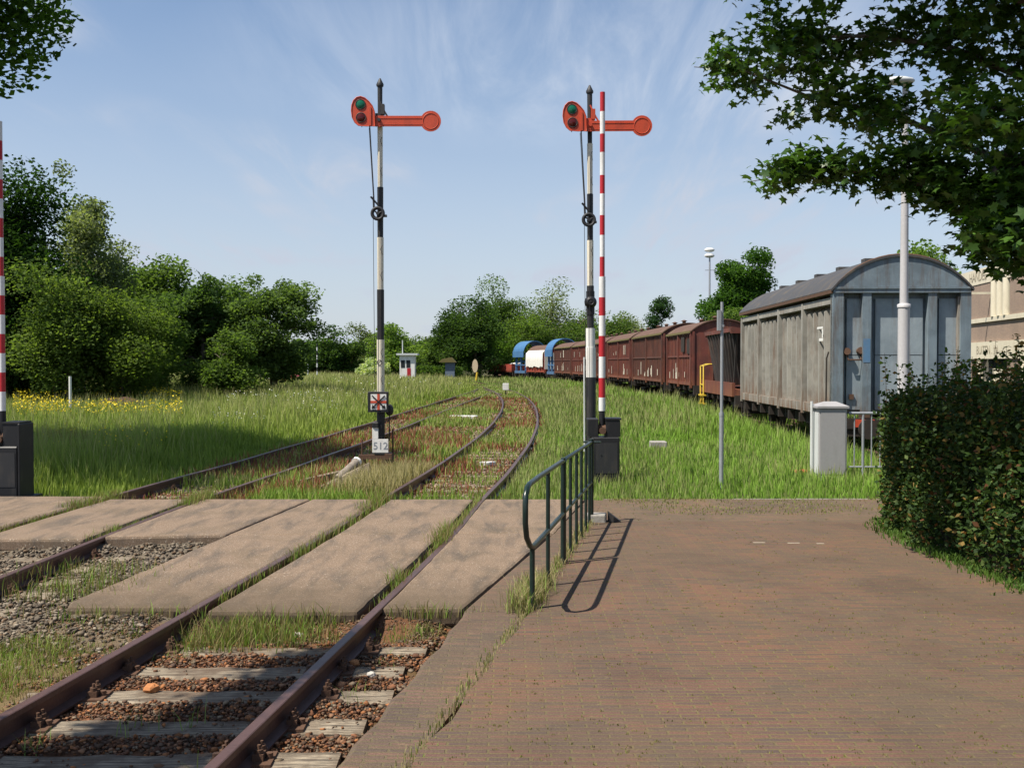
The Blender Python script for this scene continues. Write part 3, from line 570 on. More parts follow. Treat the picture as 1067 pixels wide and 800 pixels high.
# weeds along the foot of the handrail and in the paving joints
yy = RNG.uniform(7.9, 12.6, 1700); xx = np.array([PL(t) for t in yy]) + RNG.normal(0, .045, len(yy))
y2 = RNG.uniform(8.0, 9.0, 1300); x2 = np.array([PL(t) for t in y2]) - .06 + RNG.normal(0, .07, len(y2))
y3 = RNG.uniform(4.6, 8.1, 700); x3 = np.array([PL(t) for t in y3]) + RNG.normal(-.01, .035, len(y3))
x = np.concatenate([xx, x2, x3]); y = np.concatenate([yy, y2, y3]); n = len(x); hb = np.concatenate([np.full(len(xx), .07), np.full(len(x2), .16), np.full(len(x3), .018)])
ct = np.where((RNG.random(n) < .78)[:, None], gcol(n, (.38, .33, .15), DRY, .5 * np.ones(n)), gcol(n, GR2, (.17, .28, .05), .5 * np.ones(n)))
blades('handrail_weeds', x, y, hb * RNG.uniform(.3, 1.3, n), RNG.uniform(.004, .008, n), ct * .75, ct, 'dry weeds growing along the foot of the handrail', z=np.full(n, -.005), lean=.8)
# moss and tiny weeds in the joints of the paving
n = 2300; y = logy(4.2, 14.7, n); x = RNG.uniform(-.1, .62, n) * y; k = (x > [PL(t) + .06 for t in y]); k &= (RNG.random(n) < .35 + .65 * (vnoise(x, y, 1.1, 61) > -.1))
x, y = x[k], y[k]; x = np.repeat(x, 4) + RNG.normal(0, .010, len(x) * 4); y = np.repeat(y, 4) + RNG.normal(0, .006, len(y) * 4); n = len(x); ct = gcol(n, (.24, .20, .06), (.17, .19, .05), .5 * np.ones(n))
blades('joint_moss', x, y, RNG.uniform(.003, .009, n), RNG.uniform(.003, .008, n), ct * .8, ct, 'tiny moss and weed sprouts in the joints of the brick paving', z=np.full(n, .004), lean=1.2, cat='moss')
n = 5200; y = 14.72 - RNG.random(n) ** 1.8 * 1.6; x = RNG.uniform(1.4, 8, n); k = RNG.random(n) < .2 + .8 * (vnoise(x, y, 2.2, 62) > 0); x, y = x[k], y[k]; n = len(x); ct = gcol(n, (.26, .22, .08), (.15, .22, .04), .5 * np.ones(n))
blades('edge_weeds', x, y, RNG.uniform(.008, .03, n), RNG.uniform(.006, .014, n), ct * .8, ct, 'thin weeds on the mossy far edge of the paving', z=np.full(n, 0.0), lean=1.2, cat='weeds')
# single tall sprigs between the near sleepers
P = tuft_pts([(fA, -.10, 5.75, 5.95, 9, .05, .16), (fA, .18, 5.85, 6.0, 8, .04, .17), (fA, 1.05, 6.3, 6.6, 14, .05, .10), (fA, .55, 4.9, 5.2, 10, .05, .14), (fA, 1.1, 7.0, 7.4, 26, .06, .06), (fA, -.55, 5.5, 5.7, 16, .04, .12), (fA, 1.45, 5.2, 5.5, 30, .05, .06)])
x, y, hh = P.T; n = len(x); ct = gcol(n, (.25, .30, .10), (.18, .30, .06), .5 * np.ones(n))
blades('track_sprigs', x, y, hh * RNG.uniform(.6, 1.3, n), np.full(n, .006), ct * .8, ct, 'thin green sprigs growing between the near sleepers', z=np.full(n, GZ), lean=.9)
# flowers in the meadow
def dots(name, x, y, z, s, cols, label, cat='flowers'):
    n = len(x); a = RNG.normal(0, 1, (n, 3)); a /= np.linalg.norm(a, axis=1)[:, None]; b = np.cross(a, RNG.normal(0, 1, (n, 3))); b /= np.linalg.norm(b, axis=1)[:, None]
    c = np.stack([x, y, z], 1); s = s[:, None]; V = np.stack([c + a * s, c + b * s, c - a * s, c - b * s], 1); F = np.arange(n * 4).reshape(-1, 4)
    return tag(npmesh(name, V.reshape(-1, 3), F, M['flower'], np.repeat(cols, 4, 0)), label, cat, kind='stuff')
n = 13000; y = logy(19, 46, n); x = y * RNG.uniform(-.50, -.33, n); v = vnoise(x, y, .35, 71) + .5 * vnoise(x, y, 1.7, 72); k = (v > .45) & (RNG.random(n) < .8 * sstep(y, 18, 30)); x, y = x[k], y[k]; n = len(x)
dots('yellow_flowers', x, y, GH(x, y) + RNG.uniform(.5, .98, n), .00075 * y * RNG.uniform(.7, 1.4, n), gcol(n, (.80, .55, .02), (.7, .6, .05), .5 * np.ones(n)), 'yellow wild flowers in the meadow at the left')
n = 3500; y = logy(24, 80, n); x = y * RNG.uniform(-.30, .0, n); k = (vnoise(x, y, .5, 73) > .55) & (x < fB(y) - 1.3); x, y = x[k], y[k]; n = len(x)
dots('white_flowers', x, y, GH(x, y) + RNG.uniform(.6, .95, n), .0006 * y * RNG.uniform(.7, 1.3, n), gcol(n, (.72, .72, .66), (.6, .6, .5), .5 * np.ones(n)), 'white umbel flowers in the meadow behind the left signal')
def at(px, py, Y): return ((px - 533.5) / 1040 * Y, Y, 2 + (378.5 - py) / 1040 * Y)
def leafquads(c, s, up=.5, asp=.62, droop=0):
    n = len(c); a = RNG.normal(0, 1, (n, 3)); a[:, 2] = a[:, 2] * (1 - up) - droop; a /= np.linalg.norm(a, axis=1)[:, None]
    b = np.cross(a, RNG.normal(0, 1, (n, 3)) + np.array([0, 0, up * 2])); b /= np.linalg.norm(b, axis=1)[:, None]; s = s[:, None]
    return np.stack([c - a * s, c + b * s * asp - a * s * .1, c + a * s, c - b * s * asp - a * s * .1], 1)
def tree(name, label, base, H, rx, rz, n, leaf, c1, c2, seed, trunk=.22, ncl=60, group=None, droop=0, sig=.25, cat='tree', bark='bark', ry=None, cz=None, hollow=.15, stems=1, bulge=.24):
    n = int(n * 1.45); c1 = tuple(1.3 * v for v in c1); c2 = tuple(1.3 * v for v in c2); g = np.random.default_rng(seed); r = random.Random(seed); ry = ry or rx; cz = cz if cz is not None else H - rz
    root = thing(name, label, cat, base, 0, group)
    u = g.normal(0, 1, (ncl, 3)); u /= np.linalg.norm(u, axis=1)[:, None]
    q = hollow + (1 - hollow) * g.random(ncl) ** .6
    lob = 1 + bulge * np.sin(u[:, 0] * 4 + seed) * np.cos(u[:, 2] * 5 + seed * 2) + bulge * .5 * np.sin(u[:, 1] * 7 + seed)
    P = u * (q * lob)[:, None] * np.array([rx, ry, rz]) * .84; P[:, 2] += cz; tp_ = u[:, 2] > .25; P[tp_, 2] += np.minimum(g.exponential(.08 * rz, int(tp_.sum())), .16 * rz) - .05 * rz; P[:, :2] *= g.uniform(.85, 1.1, (ncl, 1))
    P[:, 2] = np.maximum(P[:, 2], .12 * H); sg = sig * (rx + rz) / 2 * g.uniform(.55, 1.25, ncl)
    which = g.choice(ncl, n, p=sg ** 2 / (sg ** 2).sum()); off = g.normal(0, 1, (n, 3)); off /= np.maximum(1e-6, np.linalg.norm(off, axis=1))[:, None] ; off *= (g.random(n) ** .45)[:, None] * 1.5
    L_ = P[which] + off * sg[which][:, None] * np.array([1.1, 1.1, .8]);
    wisp = g.random(n) < .04; L_[wisp] += g.normal(0, .035 * (rx + rz), (int(wisp.sum()), 3)) * np.array([.7, .7, 1.0])
    if droop: L_[:, 2] -= droop * g.random(n) ** 2 * np.abs(g.normal(0, 1, n))
    L_[:, 2] = np.maximum(L_[:, 2], .15)
    t = np.clip(.5 + .3 * g.normal(0, 1, ncl)[which] + .2 * g.normal(0, 1, n), 0, 1)[:, None]
    C = (np.array(c1) * (1 - t) + np.array(c2) * t) * g.uniform(.75, 1.25, (n, 1))
    V = leafquads(L_, leaf * g.uniform(.6, 1.3, n), droop=.6 if droop else 0)
    npmesh('crown', V.reshape(-1, 3), np.arange(n * 4).reshape(-1, 4), M['leaf'], np.repeat(C, 4, 0), root)
    mb = MB()
    for s in range(stems):
        ox, oy = (r.uniform(-.12, .12) * rx * (stems > 1), r.uniform(-.12, .12) * ry * (stems > 1)); top = cz + rz * .55; tp = []
        for i in range(7): k = i / 6; tp.append(Vector((ox + r.uniform(-.06, .06) * rx * k + ox * 2 * k, oy + r.uniform(-.06, .06) * rx * k, -.3 + (top + .3) * k)))
        mb.tube(tp, [trunk * (1 - .85 * i / 6) * (1.25 if i == 0 else 1) for i in range(7)], 7)
    for i in range(0, ncl, max(1, ncl // 34)):
        e = Vector(P[i]); hz = max(.12 * H, min(top * .95, e.z - .35 * math.hypot(e.x, e.y))); k = (hz + .3) / (top + .3) * 6; a = tp[int(k)].lerp(tp[min(6, int(k) + 1)], k - int(k))
        m = a.lerp(e, .5) + Vector((r.uniform(-.1, .1), r.uniform(-.1, .1), .06)) * rx; mb.tube([a, m, e, e + (e - m) * .45], [trunk * .32, trunk * .2, trunk * .1, trunk * .03], 5, False)
    mb.build('trunk', M[bark], root); return root
DG, DG2 = (.028, .055, .015), (.050, .088, .024)
MG, MG2 = (.052, .088, .022), (.092, .140, .036)
LG, LG2 = (.075, .130, .026), (.12, .180, .042)
GG, GG2 = (.085, .110, .052), (.145, .170, .090)
# ---- left group
def T(px, top, Y, wpx, name, label, n, leaf, cols, seed, group, base_py=None, **kw):
    X, _, Z = at(px, top, Y); H = Z - GZ; rx = wpx / 1040 * Y / 2; rz = kw.pop('rz', H * .44)
    return tree(name, label, (X, Y, GZ), H, rx, rz, n, leaf, cols[0], cols[1], seed, group=group, **kw)
LGp = 'trees at the left edge of the meadow'
T(5, 178, 44, 118, 'broadleaf_tree', 'very dark tall broadleaf tree at the left edge behind the striped barrier pole', 34000, .095, ((.014, .034, .008), (.024, .052, .012)), 3, LGp, ncl=90, trunk=.3, cz=5.6, rz=5.4)
T(86, 174, 52, 84, 'birch_tree', 'tall pale grey green birch rising beside the very dark tree at left', 17000, .095, (GG, GG2), 4, LGp, ncl=70, droop=.55, bark='birchbark', rz=5.8, cz=6.9, sig=.15, trunk=.17)
T(124, 234, 64, 60, 'birch_tree', 'smaller drooping birch top showing behind the tall birch', 9000, .11, (GG, GG2), 5, LGp, ncl=45, droop=.7, bark='birchbark', rz=4.6, trunk=.16)
T(62, 262, 42, 92, 'bushy_tree', 'yellow green feathery tree low in front of the tall birch', 17000, .075, ((.062, .10, .026), (.11, .155, .042)), 6, LGp, ncl=60, rz=3.2, cz=3.1, stems=3, trunk=.12)
T(128, 284, 44, 120, 'bushy_tree', 'wide olive green bushy tree in the middle of the left tree group', 25000, .075, ((.052, .085, .018), (.095, .135, .032)), 7, LGp, ncl=80, rz=2.9, cz=2.9, stems=3, trunk=.13)
T(165, 257, 58, 110, 'broadleaf_tree', 'mid green leafy tree with an uneven top behind the olive bushy tree', 18000, .11, (MG, MG2), 8, LGp, ncl=80, rz=4.3, cz=4.6)
T(212, 262, 56, 92, 'broadleaf_tree', 'greyish leafy tree with twigs sticking out at its top, left of the round loose tree', 15000, .10, ((.045, .085, .025), (.085, .13, .045)), 9, LGp, ncl=80, rz=4.0, cz=4.2, sig=.14)
T(286, 268, 56, 104, 'round_tree', 'loose round grey green tree at the right end of the left group', 19000, .095, ((.055, .090, .028), (.10, .15, .05)), 10, LGp, ncl=95, rz=3.4, cz=4.1, sig=.16, stems=2, trunk=.13, hollow=.35, bulge=.08)
T(150, 290, 50, 90, 'broadleaf_tree', 'mid green filling tree low between the olive bushy tree and the uneven topped tree', 14000, .09, (MG, MG2), 111, LGp, ncl=60, rz=3.0, cz=3.0)
T(246, 285, 60, 80, 'broadleaf_tree', 'soft green tree filling the gap left of the loose round tree', 14000, .10, (MG, MG2), 112, LGp, ncl=60, rz=3.6, cz=3.4)
T(238, 322, 50, 60, 'bushy_tree', 'low bright green bush between the two right hand trees of the left group', 8000, .08, (MG, MG2), 12, LGp, ncl=36, rz=2.0, cz=2.0, stems=3, trunk=.08)
T(20, 300, 46, 120, 'bushy_tree', 'dark undergrowth tree at the foot of the very dark tree', 12000, .10, (DG, DG2), 13, LGp, ncl=50, rz=2.8, cz=2.4, stems=3, trunk=.1)
for i, (px, w) in enumerate(((-60, 170), (-190, 200), (-330, 220))):
    T(px, 210 - 10 * i, 46 - i * 3, w, 'broadleaf_tree', ['dark tree just outside the left edge behind the barrier', 'second dark tree outside the left edge', 'third dark tree outside the left edge'][i], 9000, .16, (DG, DG2), 14 + i, LGp, ncl=60, rz=5, cz=5.4)
# ---- middle distance
MGp = 'trees behind the end of the tracks'
mid = [(334, 345, 118, 52, 'small dark green tree directly right of the loose round tree', DG, DG2, 5000, .17), (356, 350, 122, 46, 'low rounded dark tree just left of the birch behind the left signal post', DG, MG2, 4500, .17),
 (387, 337, 128, 34, 'slender grey green tree directly behind the left signal post', GG, GG2, 4000, .15), (412, 341, 112, 52, 'bright yellow green tree just right of the left signal post above the white cabin', LG, LG2, 5500, .15),
 (440, 348, 150, 58, 'pale grey green tree above and right of the white cabin', GG, (.09, .13, .055), 5000, .2), (462, 350, 140, 40, 'low green tree between the white cabin and the pointed tree', MG, MG2, 4000, .17),
 (474, 309, 132, 44, 'dark green tree with pointed top, leftmost of the tall middle trees', DG, MG, 7500, .17), (496, 309, 128, 44, 'second of the tall middle trees, dark with a rounded top', DG, DG2, 7500, .17),
 (524, 299, 146, 52, 'tallest leafy green tree left of the pale poplar', MG, MG2, 9000, .16), (500, 335, 138, 60, 'lower bright green tree in front of the tall middle trees', LG, (.09, .16, .03), 7000, .15),
 (545, 318, 142, 52, 'bright leafy tree directly behind the first blue wagon', MG, LG2, 7500, .15), (574, 293, 150, 52, 'tall pale silvery poplar behind the blue wagon', GG, (.16, .19, .10), 6500, .16),
 (606, 317, 148, 66, 'green tree just left of the right signal and the tiled roof', MG, LG2, 6500, .17), (636, 322, 150, 40, 'green tree top showing just right of the striped barrier pole', MG, MG2, 4500, .17),
 (662, 327, 165, 44, 'pale rounded tree over the roofs of the brown vans', GG, GG2, 4000, .2), (582, 335, 144, 50, 'shaded bushy tree below the silvery poplar', DG, MG2, 5500, .15),
 (640, 345, 160, 60, 'low green tree just above the brown van roofs', MG, MG2, 4000, .2)]
for i, (px, top, Y, w, lab, a, b, n, lf) in enumerate(mid):
    T(px, top, Y, w * 1.32, 'broadleaf_tree', lab, int(n * 1.3), lf, (a, b), 40 + i, MGp, ncl=44, cz=None if top < 325 else None, trunk=.28, rz=(2 + (378.5 - top) / 1040 * Y) * .5)
T(686, 308, 150, 24, 'pine_tree', 'small dark pointed pine standing above the brown van roofs', 4200, .17, (DG, (.03, .065, .03)), 70, None, ncl=30, rz=4.4, trunk=.2)
T(777, 248, 78, 92, 'broadleaf_tree', 'large dense dark green tree behind the wagons beside the floodlight mast', 30000, .12, ((.024, .060, .012), (.05, .105, .02)), 71, None, ncl=110, trunk=.35, rz=5.3, cz=6.6, sig=.15)
T(750, 318, 74, 56, 'bushy_tree', 'lower dark green bushes under the large tree behind the hopper wagon', 9000, .12, (DG, MG2), 72, None, ncl=40, rz=3, cz=3.4, stems=2)
T(966, 251, 52, 62, 'broadleaf_tree', 'light green tree top peeping over the roof of the grey wagon', 8000, .11, (LG, LG2), 73, None, ncl=40, rz=3.6, cz=5)
# far wood closing the horizon
n = 60000; xx = RNG.uniform(-330, 330, n); yy = 235 + .05 * np.abs(xx) + RNG.uniform(-6, 10, n); hh = 7.5 + 2.6 * vnoise(xx, yy * 0, .11, 81) + 1.4 * vnoise(xx, yy * 0, .5, 82)
zz_ = np.sqrt(RNG.random(n)) * hh; cc = gcol(n, (.030, .058, .018), (.060, .10, .032), .5 + .4 * vnoise(xx, zz_, .2, 83)); V = leafquads(np.stack([xx, yy, zz_ + GZ], 1), RNG.uniform(.5, 1.0, n))
tag(npmesh('far_wood', V.reshape(-1, 3), np.arange(n * 4).reshape(-1, 4), M['leaf'], np.repeat(cc, 4, 0)), 'far dark green wood along the horizon', 'wood', kind='stuff')
# hedge-like scrub at the foot of the left and middle trees
n = 30000; u = RNG.uniform(-1, 1, n); yy = RNG.uniform(118, 128, n); xx = (-.52 + .235 * (u + 1)) * yy; hh = 1.9 + .8 * vnoise(xx, 0 * yy, .35, 84); zz_ = np.sqrt(RNG.random(n)) * hh
cc = gcol(n, DG2, LG, .3 + .5 * vnoise(xx, yy, .3, 85)); V = leafquads(np.stack([xx, yy, zz_ + GZ], 1), RNG.uniform(.12, .26, n))
tag(npmesh('scrub', V.reshape(-1, 3), np.arange(n * 4).reshape(-1, 4), M['leaf'], np.repeat(cc, 4, 0)), 'low mixed green scrub at the far end of the meadow', 'scrub', kind='stuff')
# elder bush in flower behind the left signal
o = tree('elder_bush', 'low pale bush in white flower just left of the left signal post', (*at(386, 378, 100)[:2], GZ), 2.9, 2.0, 1.2, 2500, .13, (.10, .17, .05), (.42, .44, .30), 90, trunk=.07, ncl=24, cat='bush')
# ---- tree whose branch hangs in at the top left; it shades the meadow
tree('lime_tree', 'big dark tree at left whose branch tips hang into the top left corner', (-13.5, 19.3, GZ), 14.2, 5.7, 4.4, 60000, .085, (.025, .055, .012), (.06, .115, .02), 101, trunk=.42, ncl=150, cz=10.5, sig=.14, hollow=.2, ry=4.6, bulge=.3)
tree('lime_tree', 'leafy tree outside the left edge that throws the shadow across the near sleepers', (-8.6, .6, GZ), 9.2, 2.5, 2.1, 9000, .075, (.035, .07, .015), (.07, .13, .025), 102, trunk=.22, ncl=44, cz=7.0, sig=.16)
# limb reaching over the track side, its clumps shade the sleepers
root = thing('overhanging_branch', 'long leafy branch outside the left edge whose shadow lies on the near sleepers', 'branch', (-6.78, 2.4, 5.8))
mb = MB(); mb.tube([(-2.2, -1.4, -.9), (-.9, -.6, -.1), (.4, .3, .1), (1.5, 1.5, .1), (2.1, 2.8, .05)], [.09, .07, .05, .03, .012], 6); mb.build('wood_stem', M['bark'], root)
cl = np.array([(.3, .1, 0), (.6, .35, 0), (.9, .6, 0), (1.15, .85, .1), (1.35, 1.1, .1), (1.5, 1.35, .1), (1.62, 1.6, .1), (1.75, 1.9, .1), (1.88, 2.2, .1), (2.0, 2.5, .1), (2.1, 2.8, .05), (2.2, 3.1, .0), (1.3, 1.5, 0), (1.0, 1.1, 0)])
n = 20000; w = RNG.integers(0, len(cl), n); c = cl[w] + RNG.normal(0, 1, (n, 3)) * np.array([.14, .15, .12]); V = leafquads(c, RNG.uniform(.04, .075, n)); npmesh('leaves', V.reshape(-1, 3), np.arange(n * 4).reshape(-1, 4), M['hedge'], np.repeat(gcol(n, MG, MG2, .5 * np.ones(n)), 4, 0), root)

# ---- maple overhanging from the right
def maple_leaves(c, size, cols, parent, name='crown'):
    # five-lobed leaf as an eleven-point outline fanned from its centre, slightly cupped
    ang = np.array([-90, -62, -28, -5, 22, 52, 70, 90, 110, 128, 158, 185, 208, 242]) * np.pi / 180
    rad = np.array([.30, .48, .92, .50, .98, .62, .60, 1.10, .60, .62, .98, .50, .92, .48])
    tpl = np.stack([rad * np.cos(ang), rad * np.sin(ang) + .1, -.16 * rad ** 2], 1); tpl = np.concatenate([[(0, 0.05, 0.02)], tpl]); k = len(tpl)
    n = len(c); nz = RNG.normal(0, .55, (n, 3)) + np.array([0, 0, 1]); nz /= np.linalg.norm(nz, axis=1)[:, None]
    t = RNG.normal(0, 1, (n, 3)) + np.array([-.4, 0, -.5]); t -= (t * nz).sum(1)[:, None] * nz; t /= np.linalg.norm(t, axis=1)[:, None]; b = np.cross(t, nz)
    V = c[:, None] + size[:, None, None] * (tpl[None, :, 0:1] * b[:, None] + tpl[None, :, 1:2] * t[:, None] + tpl[None, :, 2:3] * nz[:, None])
    F = np.array([(0, 1 + i, 1 + (i + 1) % (k - 1)) for i in range(k - 1)]); F = (F[None] + (np.arange(n) * k)[:, None, None]).reshape(-1, 3)
    return npmesh(name, V.reshape(-1, 3), F, M['maple'], np.repeat(cols, k, 0), parent)
root = thing('maple_tree', 'large maple overhanging the top right corner with dark lobed leaves', 'tree', (8.2, 8.6, 0))
O = Vector((8.2, 8.6, 0)); lim = []
def limb(pts, rad, sub=None): lim.append(([Vector(p) - O for p in pts], rad)); return pts
mb = MB(); mb.tube([(0, 0, -.3), (.05, 0, 1.5), (-.05, .05, 3.0), (-.3, .1, 4.6), (-.5, 0, 6.6), (-.6, .1, 9)], [.34, .27, .24, .20, .14, .06], 10)
limbs = [ # (polyline as px,py,Y): tips run out to the left over the paving
 [(1130, 210, 9.0), (1075, 190, 9.4), (1000, 150, 9.8), (925, 120, 10.1), (845, 104, 10.4), (775, 76, 10.6), (722, 72, 10.7)],
 [(1130, 240, 8.8), (1060, 235, 9.0), (1010, 215, 9.2), (965, 195, 9.3), (905, 180, 9.4), (840, 178, 9.5), (782, 190, 9.6)],
 [(1140, 255, 8.6), (1090, 270, 8.8), (1050, 230, 9.0), (1000, 195, 9.2), (955, 170, 9.4), (925, 160, 9.5)],
 [(1130, 100, 9.0), (1060, 80, 9.4), (980, 50, 9.8), (900, 40, 10.3), (830, 42, 10.8), (790, 40, 11.0)],
 [(1130, 20, 8.4), (1050, 0, 8.8), (960, -30, 9.4), (880, -30, 10.2), (820, -30, 10.8), (770, -45, 11.2)],
 [(1150, 240, 8.0), (1110, 262, 8.0), (1080, 250, 8.1), (1050, 240, 8.2)],
 [(1180, 150, 7.6), (1120, 140, 7.6), (1060, 120, 7.8), (1010, 110, 8.2)],
 [(1150, -60, 8.2), (1040, -100, 8.6), (940, -120, 9.4), (860, -110, 10)],
 [(1040, 165, 9.2), (1020, 215, 9.0), (1040, 262, 8.9), (1062, 275, 8.8)],
]
clC = []
for li, l in enumerate(limbs):
    pts = [Vector(at(*p)) - O for p in l]; st = Vector((-.2, .05, max(2.6, min(7.5, pts[0].z - .8))))
    full = [st] + pts; mb.tube(full, [.085] + [.052 * (1 - i / (len(pts) - 1)) ** 1.3 + .004 for i in range(len(pts))], 6, False)
    for a, b in zip(pts[:-1], pts[1:]):
        k = max(3, int((b - a).length / .16))
        for j in range(k):
            q = a.lerp(b, j / k); tap = .36 if li in (1, 2, 8) else 1.0
            for rr in range(2):
                s = q + Vector((random.uniform(-.28, .28) * tap, random.uniform(-.45, .45) * tap, random.uniform(-.16, .20) * tap)); clC.append(tuple(s))
                if random.random() < .35: mb.tube([q, q.lerp(s, .6) + Vector((0, 0, .03)), s], [.010, .007, .003], 4, False)
mb.build('trunk', M['bark'], root)
clC = np.array(clC); nl = 17000; w = RNG.integers(0, len(clC), nl); c = clC[w] + RNG.normal(0, 1, (nl, 3)) * np.array([.11, .16, .085])
# the dense crown above and to the right, partly outside the frame
nb = 52000; u = RNG.normal(0, 1, (nb, 3)); u /= np.linalg.norm(u, axis=1)[:, None]; cb_ = u * (RNG.random(nb) ** .4)[:, None] * np.array([3.7, 3.9, 2.5]) + np.array([-1.1, -.7, 6.6])
cv = vnoise(cb_[:, 0] * 1.0 + cb_[:, 2] * 1.3, cb_[:, 1] + cb_[:, 2] * .6, 2.2, 91); cb_ = cb_[(cv > -.35)]
wx = cb_ + np.array(O); ppx = 533.5 + wx[:, 0] / np.maximum(wx[:, 1], .5) * 1040; ppy = 378.5 - (wx[:, 2] - 2) / np.maximum(wx[:, 1], .5) * 1040
edge_ = np.interp(ppy, [-400, 0, 60, 100, 140, 180, 220, 255, 290, 400], [760, 800, 845, 880, 925, 985, 1025, 1055, 1095, 1120]) + 30 * vnoise(ppx, ppy, .06, 92); cb_ = cb_[(ppx > edge_) | (wx[:, 1] < 2.0)]
nb = 46000; u = RNG.normal(0, 1, (nb, 3)); u /= np.linalg.norm(u, axis=1)[:, None]; up_ = u * (RNG.random(nb) ** .4)[:, None] * np.array([4.3, 4.3, 1.8]) + np.array([-3.6, -.2, 8.7]); up_ = up_[up_[:, 2] > 6.9]
c = np.concatenate([c, cb_, up_]); nl = len(c)
cols = gcol(nl, (.035, .085, .012), (.07, .145, .020), .5 * np.ones(nl)); maple_leaves(c, RNG.uniform(.042, .074, nl), cols, root)

# ---- hedge on the right, two bushes growing into each other
def bush(name, label, secs, n, leafr, cols, seed, core=True):
    """secs: list of (x, y, halfwidth, height); leaves fill a shell along that spine"""
    g = np.random.default_rng(seed); S = np.array(secs); t = g.random(n) * (len(S) - 1); i = np.minimum(t.astype(int), len(S) - 2); k = (t - i)[:, None]; s = S[i] * (1 - k) + S[i + 1] * k
    a = g.uniform(0, np.pi, n); rr = .55 + .45 * g.random(n) ** .5; rr *= 1 + .16 * vnoise(t * 3, a * 3, 1.9, seed) + .05 * vnoise(t * 9, a * 9, 2, seed); cosx = np.sign(np.cos(a)) * np.abs(np.cos(a)) ** .55; sz = np.sin(a) ** .6
    base = S[0, :2]; P = np.stack([s[:, 0] + cosx * s[:, 2] * rr, s[:, 1] + g.normal(0, .12, n), .04 + sz * s[:, 3] * rr * g.uniform(.25, 1.0, n) ** .35], 1)
    low = g.random(n) < .35; P[low, 2] = g.random(low.sum()) * s[low, 3] * .9; P[low, 0] = s[low, 0] - s[low, 2] * (.78 + .22 * g.random(low.sum())) * (1 + .16 * vnoise(t[low] * 3, P[low, 2] * 2, 2.4, seed))
    root = thing(name, label, 'bush', (float(base[0]), float(base[1]), 0)); P -= np.array([base[0], base[1], 0])
    lo = np.array(cols[0]); g2 = 1 ; pal = np.array(cols); ci = g.choice(len(pal), n, p=np.array([.42, .34, .14, .06, .04])[:len(pal)] / np.sum([.42, .34, .14, .06, .04][:len(pal)])); C = pal[ci] * g.uniform(.7, 1.3, (n, 1))
    V = leafquads(P, leafr * g.uniform(.6, 1.35, n), up=.3); npmesh('leaves', V.reshape(-1, 3), np.arange(n * 4).reshape(-1, 4), M['hedge'], np.repeat(C, 4, 0), root)
    mb = MB(); r = random.Random(seed)
    for q in range(70):
        j = r.random() * (len(S) - 1); a0 = int(j); v = S[a0] * (1 - j + a0) + S[min(a0 + 1, len(S) - 1)] * (j - a0); x0, y0 = v[0] - base[0] + r.uniform(-.4, .4) * v[2], v[1] - base[1]
        e = (x0 + r.uniform(-.55, .55) * v[2], y0 + r.uniform(-.3, .3), v[3] * r.uniform(.7, .97)); mb.tube([(x0, y0, -.1), ((x0 + e[0]) / 2 + r.uniform(-.1, .1), (y0 + e[1]) / 2, e[2] * .5), e], [.022, .014, .005], 4, False)
    mb.build('stem', M['bark'], root); return root
HC = [(.024, .050, .012), (.040, .075, .016), (.075, .11, .025), (.18, .12, .035), (.14, .065, .03)]
bush('hedge', 'large dense dark green hedge at the right edge with some orange brown young leaves', [(5.45, 12.9, .55, 1.55), (5.45, 12.2, .85, 1.80), (5.5, 11.2, 1.05, 1.92), (5.6, 10.0, 1.1, 1.98), (5.7, 8.8, 1.12, 2.02), (5.8, 7.2, 1.15, 2.05), (6.0, 4, 1.2, 2.1)], 68000, .030, HC, 200)
bush('shrub', 'thin upright shrub shoots standing above the hedge in front of the grey wagon', [(5.9, 13.4, .5, 1.6), (6.6, 13.6, .5, 1.9), (7.4, 13.5, .6, 2.1), (8.3, 13.2, .5, 2.1)], 5200, .032, [(.06, .10, .02), (.09, .14, .03), (.14, .16, .05)], 201)
# ragged shoots on top of the hedge
n = 190; root = thing('hedge_shoots', 'long loose shoots sticking up along the top of the hedge', 'shoots', (5.5, 11, 1.8)); mb = MB(); P = []
for i in range(n):
    y = random.uniform(5, 13); x = 5.55 + random.uniform(-.8, 1.3); z = 1.75 + .04 * (13 - y) * .8; h = random.uniform(.1, .45) * (1.2 if y > 11 else .6); e = Vector((x + random.uniform(-.12, .12), y, z + h))
    mb.tube([Vector((x, y, z - .3)) - Vector((5.5, 11, 1.8)), e - Vector((5.5, 11, 1.8))], [.005, .002], 4, False)
    for j in range(int(14 + h * 60)): k = random.random(); q = Vector((x, y, z - .15)).lerp(e, k); P.append((q.x - 5.5 + random.gauss(0, .035), q.y - 11 + random.gauss(0, .035), q.z - 1.8))
P = np.array(P); mb.build('twig', M['bark'], root); V = leafquads(P, RNG.uniform(.018, .04, len(P))); C = pick([(.05, .09, .02), (.08, .13, .025), (.20, .11, .04)], len(P)); npmesh('leaves', V.reshape(-1, 3), np.arange(len(P) * 4).reshape(-1, 4), M['leaf'], np.repeat(C, 4, 0), root)
# green weeds at the hedge foot
n = 3000; y = RNG.uniform(6.5, 12.8, n); x = np.interp(y, [4, 7.2, 8.8, 10, 11.2, 12.2, 12.9], [4.75, 4.6, 4.5, 4.42, 4.38, 4.5, 4.8]) + RNG.normal(.06, .10, n); ct = gcol(n, (.05, .11, .02), (.12, .20, .03), .5 * np.ones(n))
blades('hedge_foot_weeds', x, y, RNG.uniform(.015, .08, n), RNG.uniform(.008, .02, n), ct * .8, ct, 'leafy weeds along the foot of the hedge', z=np.full(n, 0.0), lean=.9, cat='weeds')
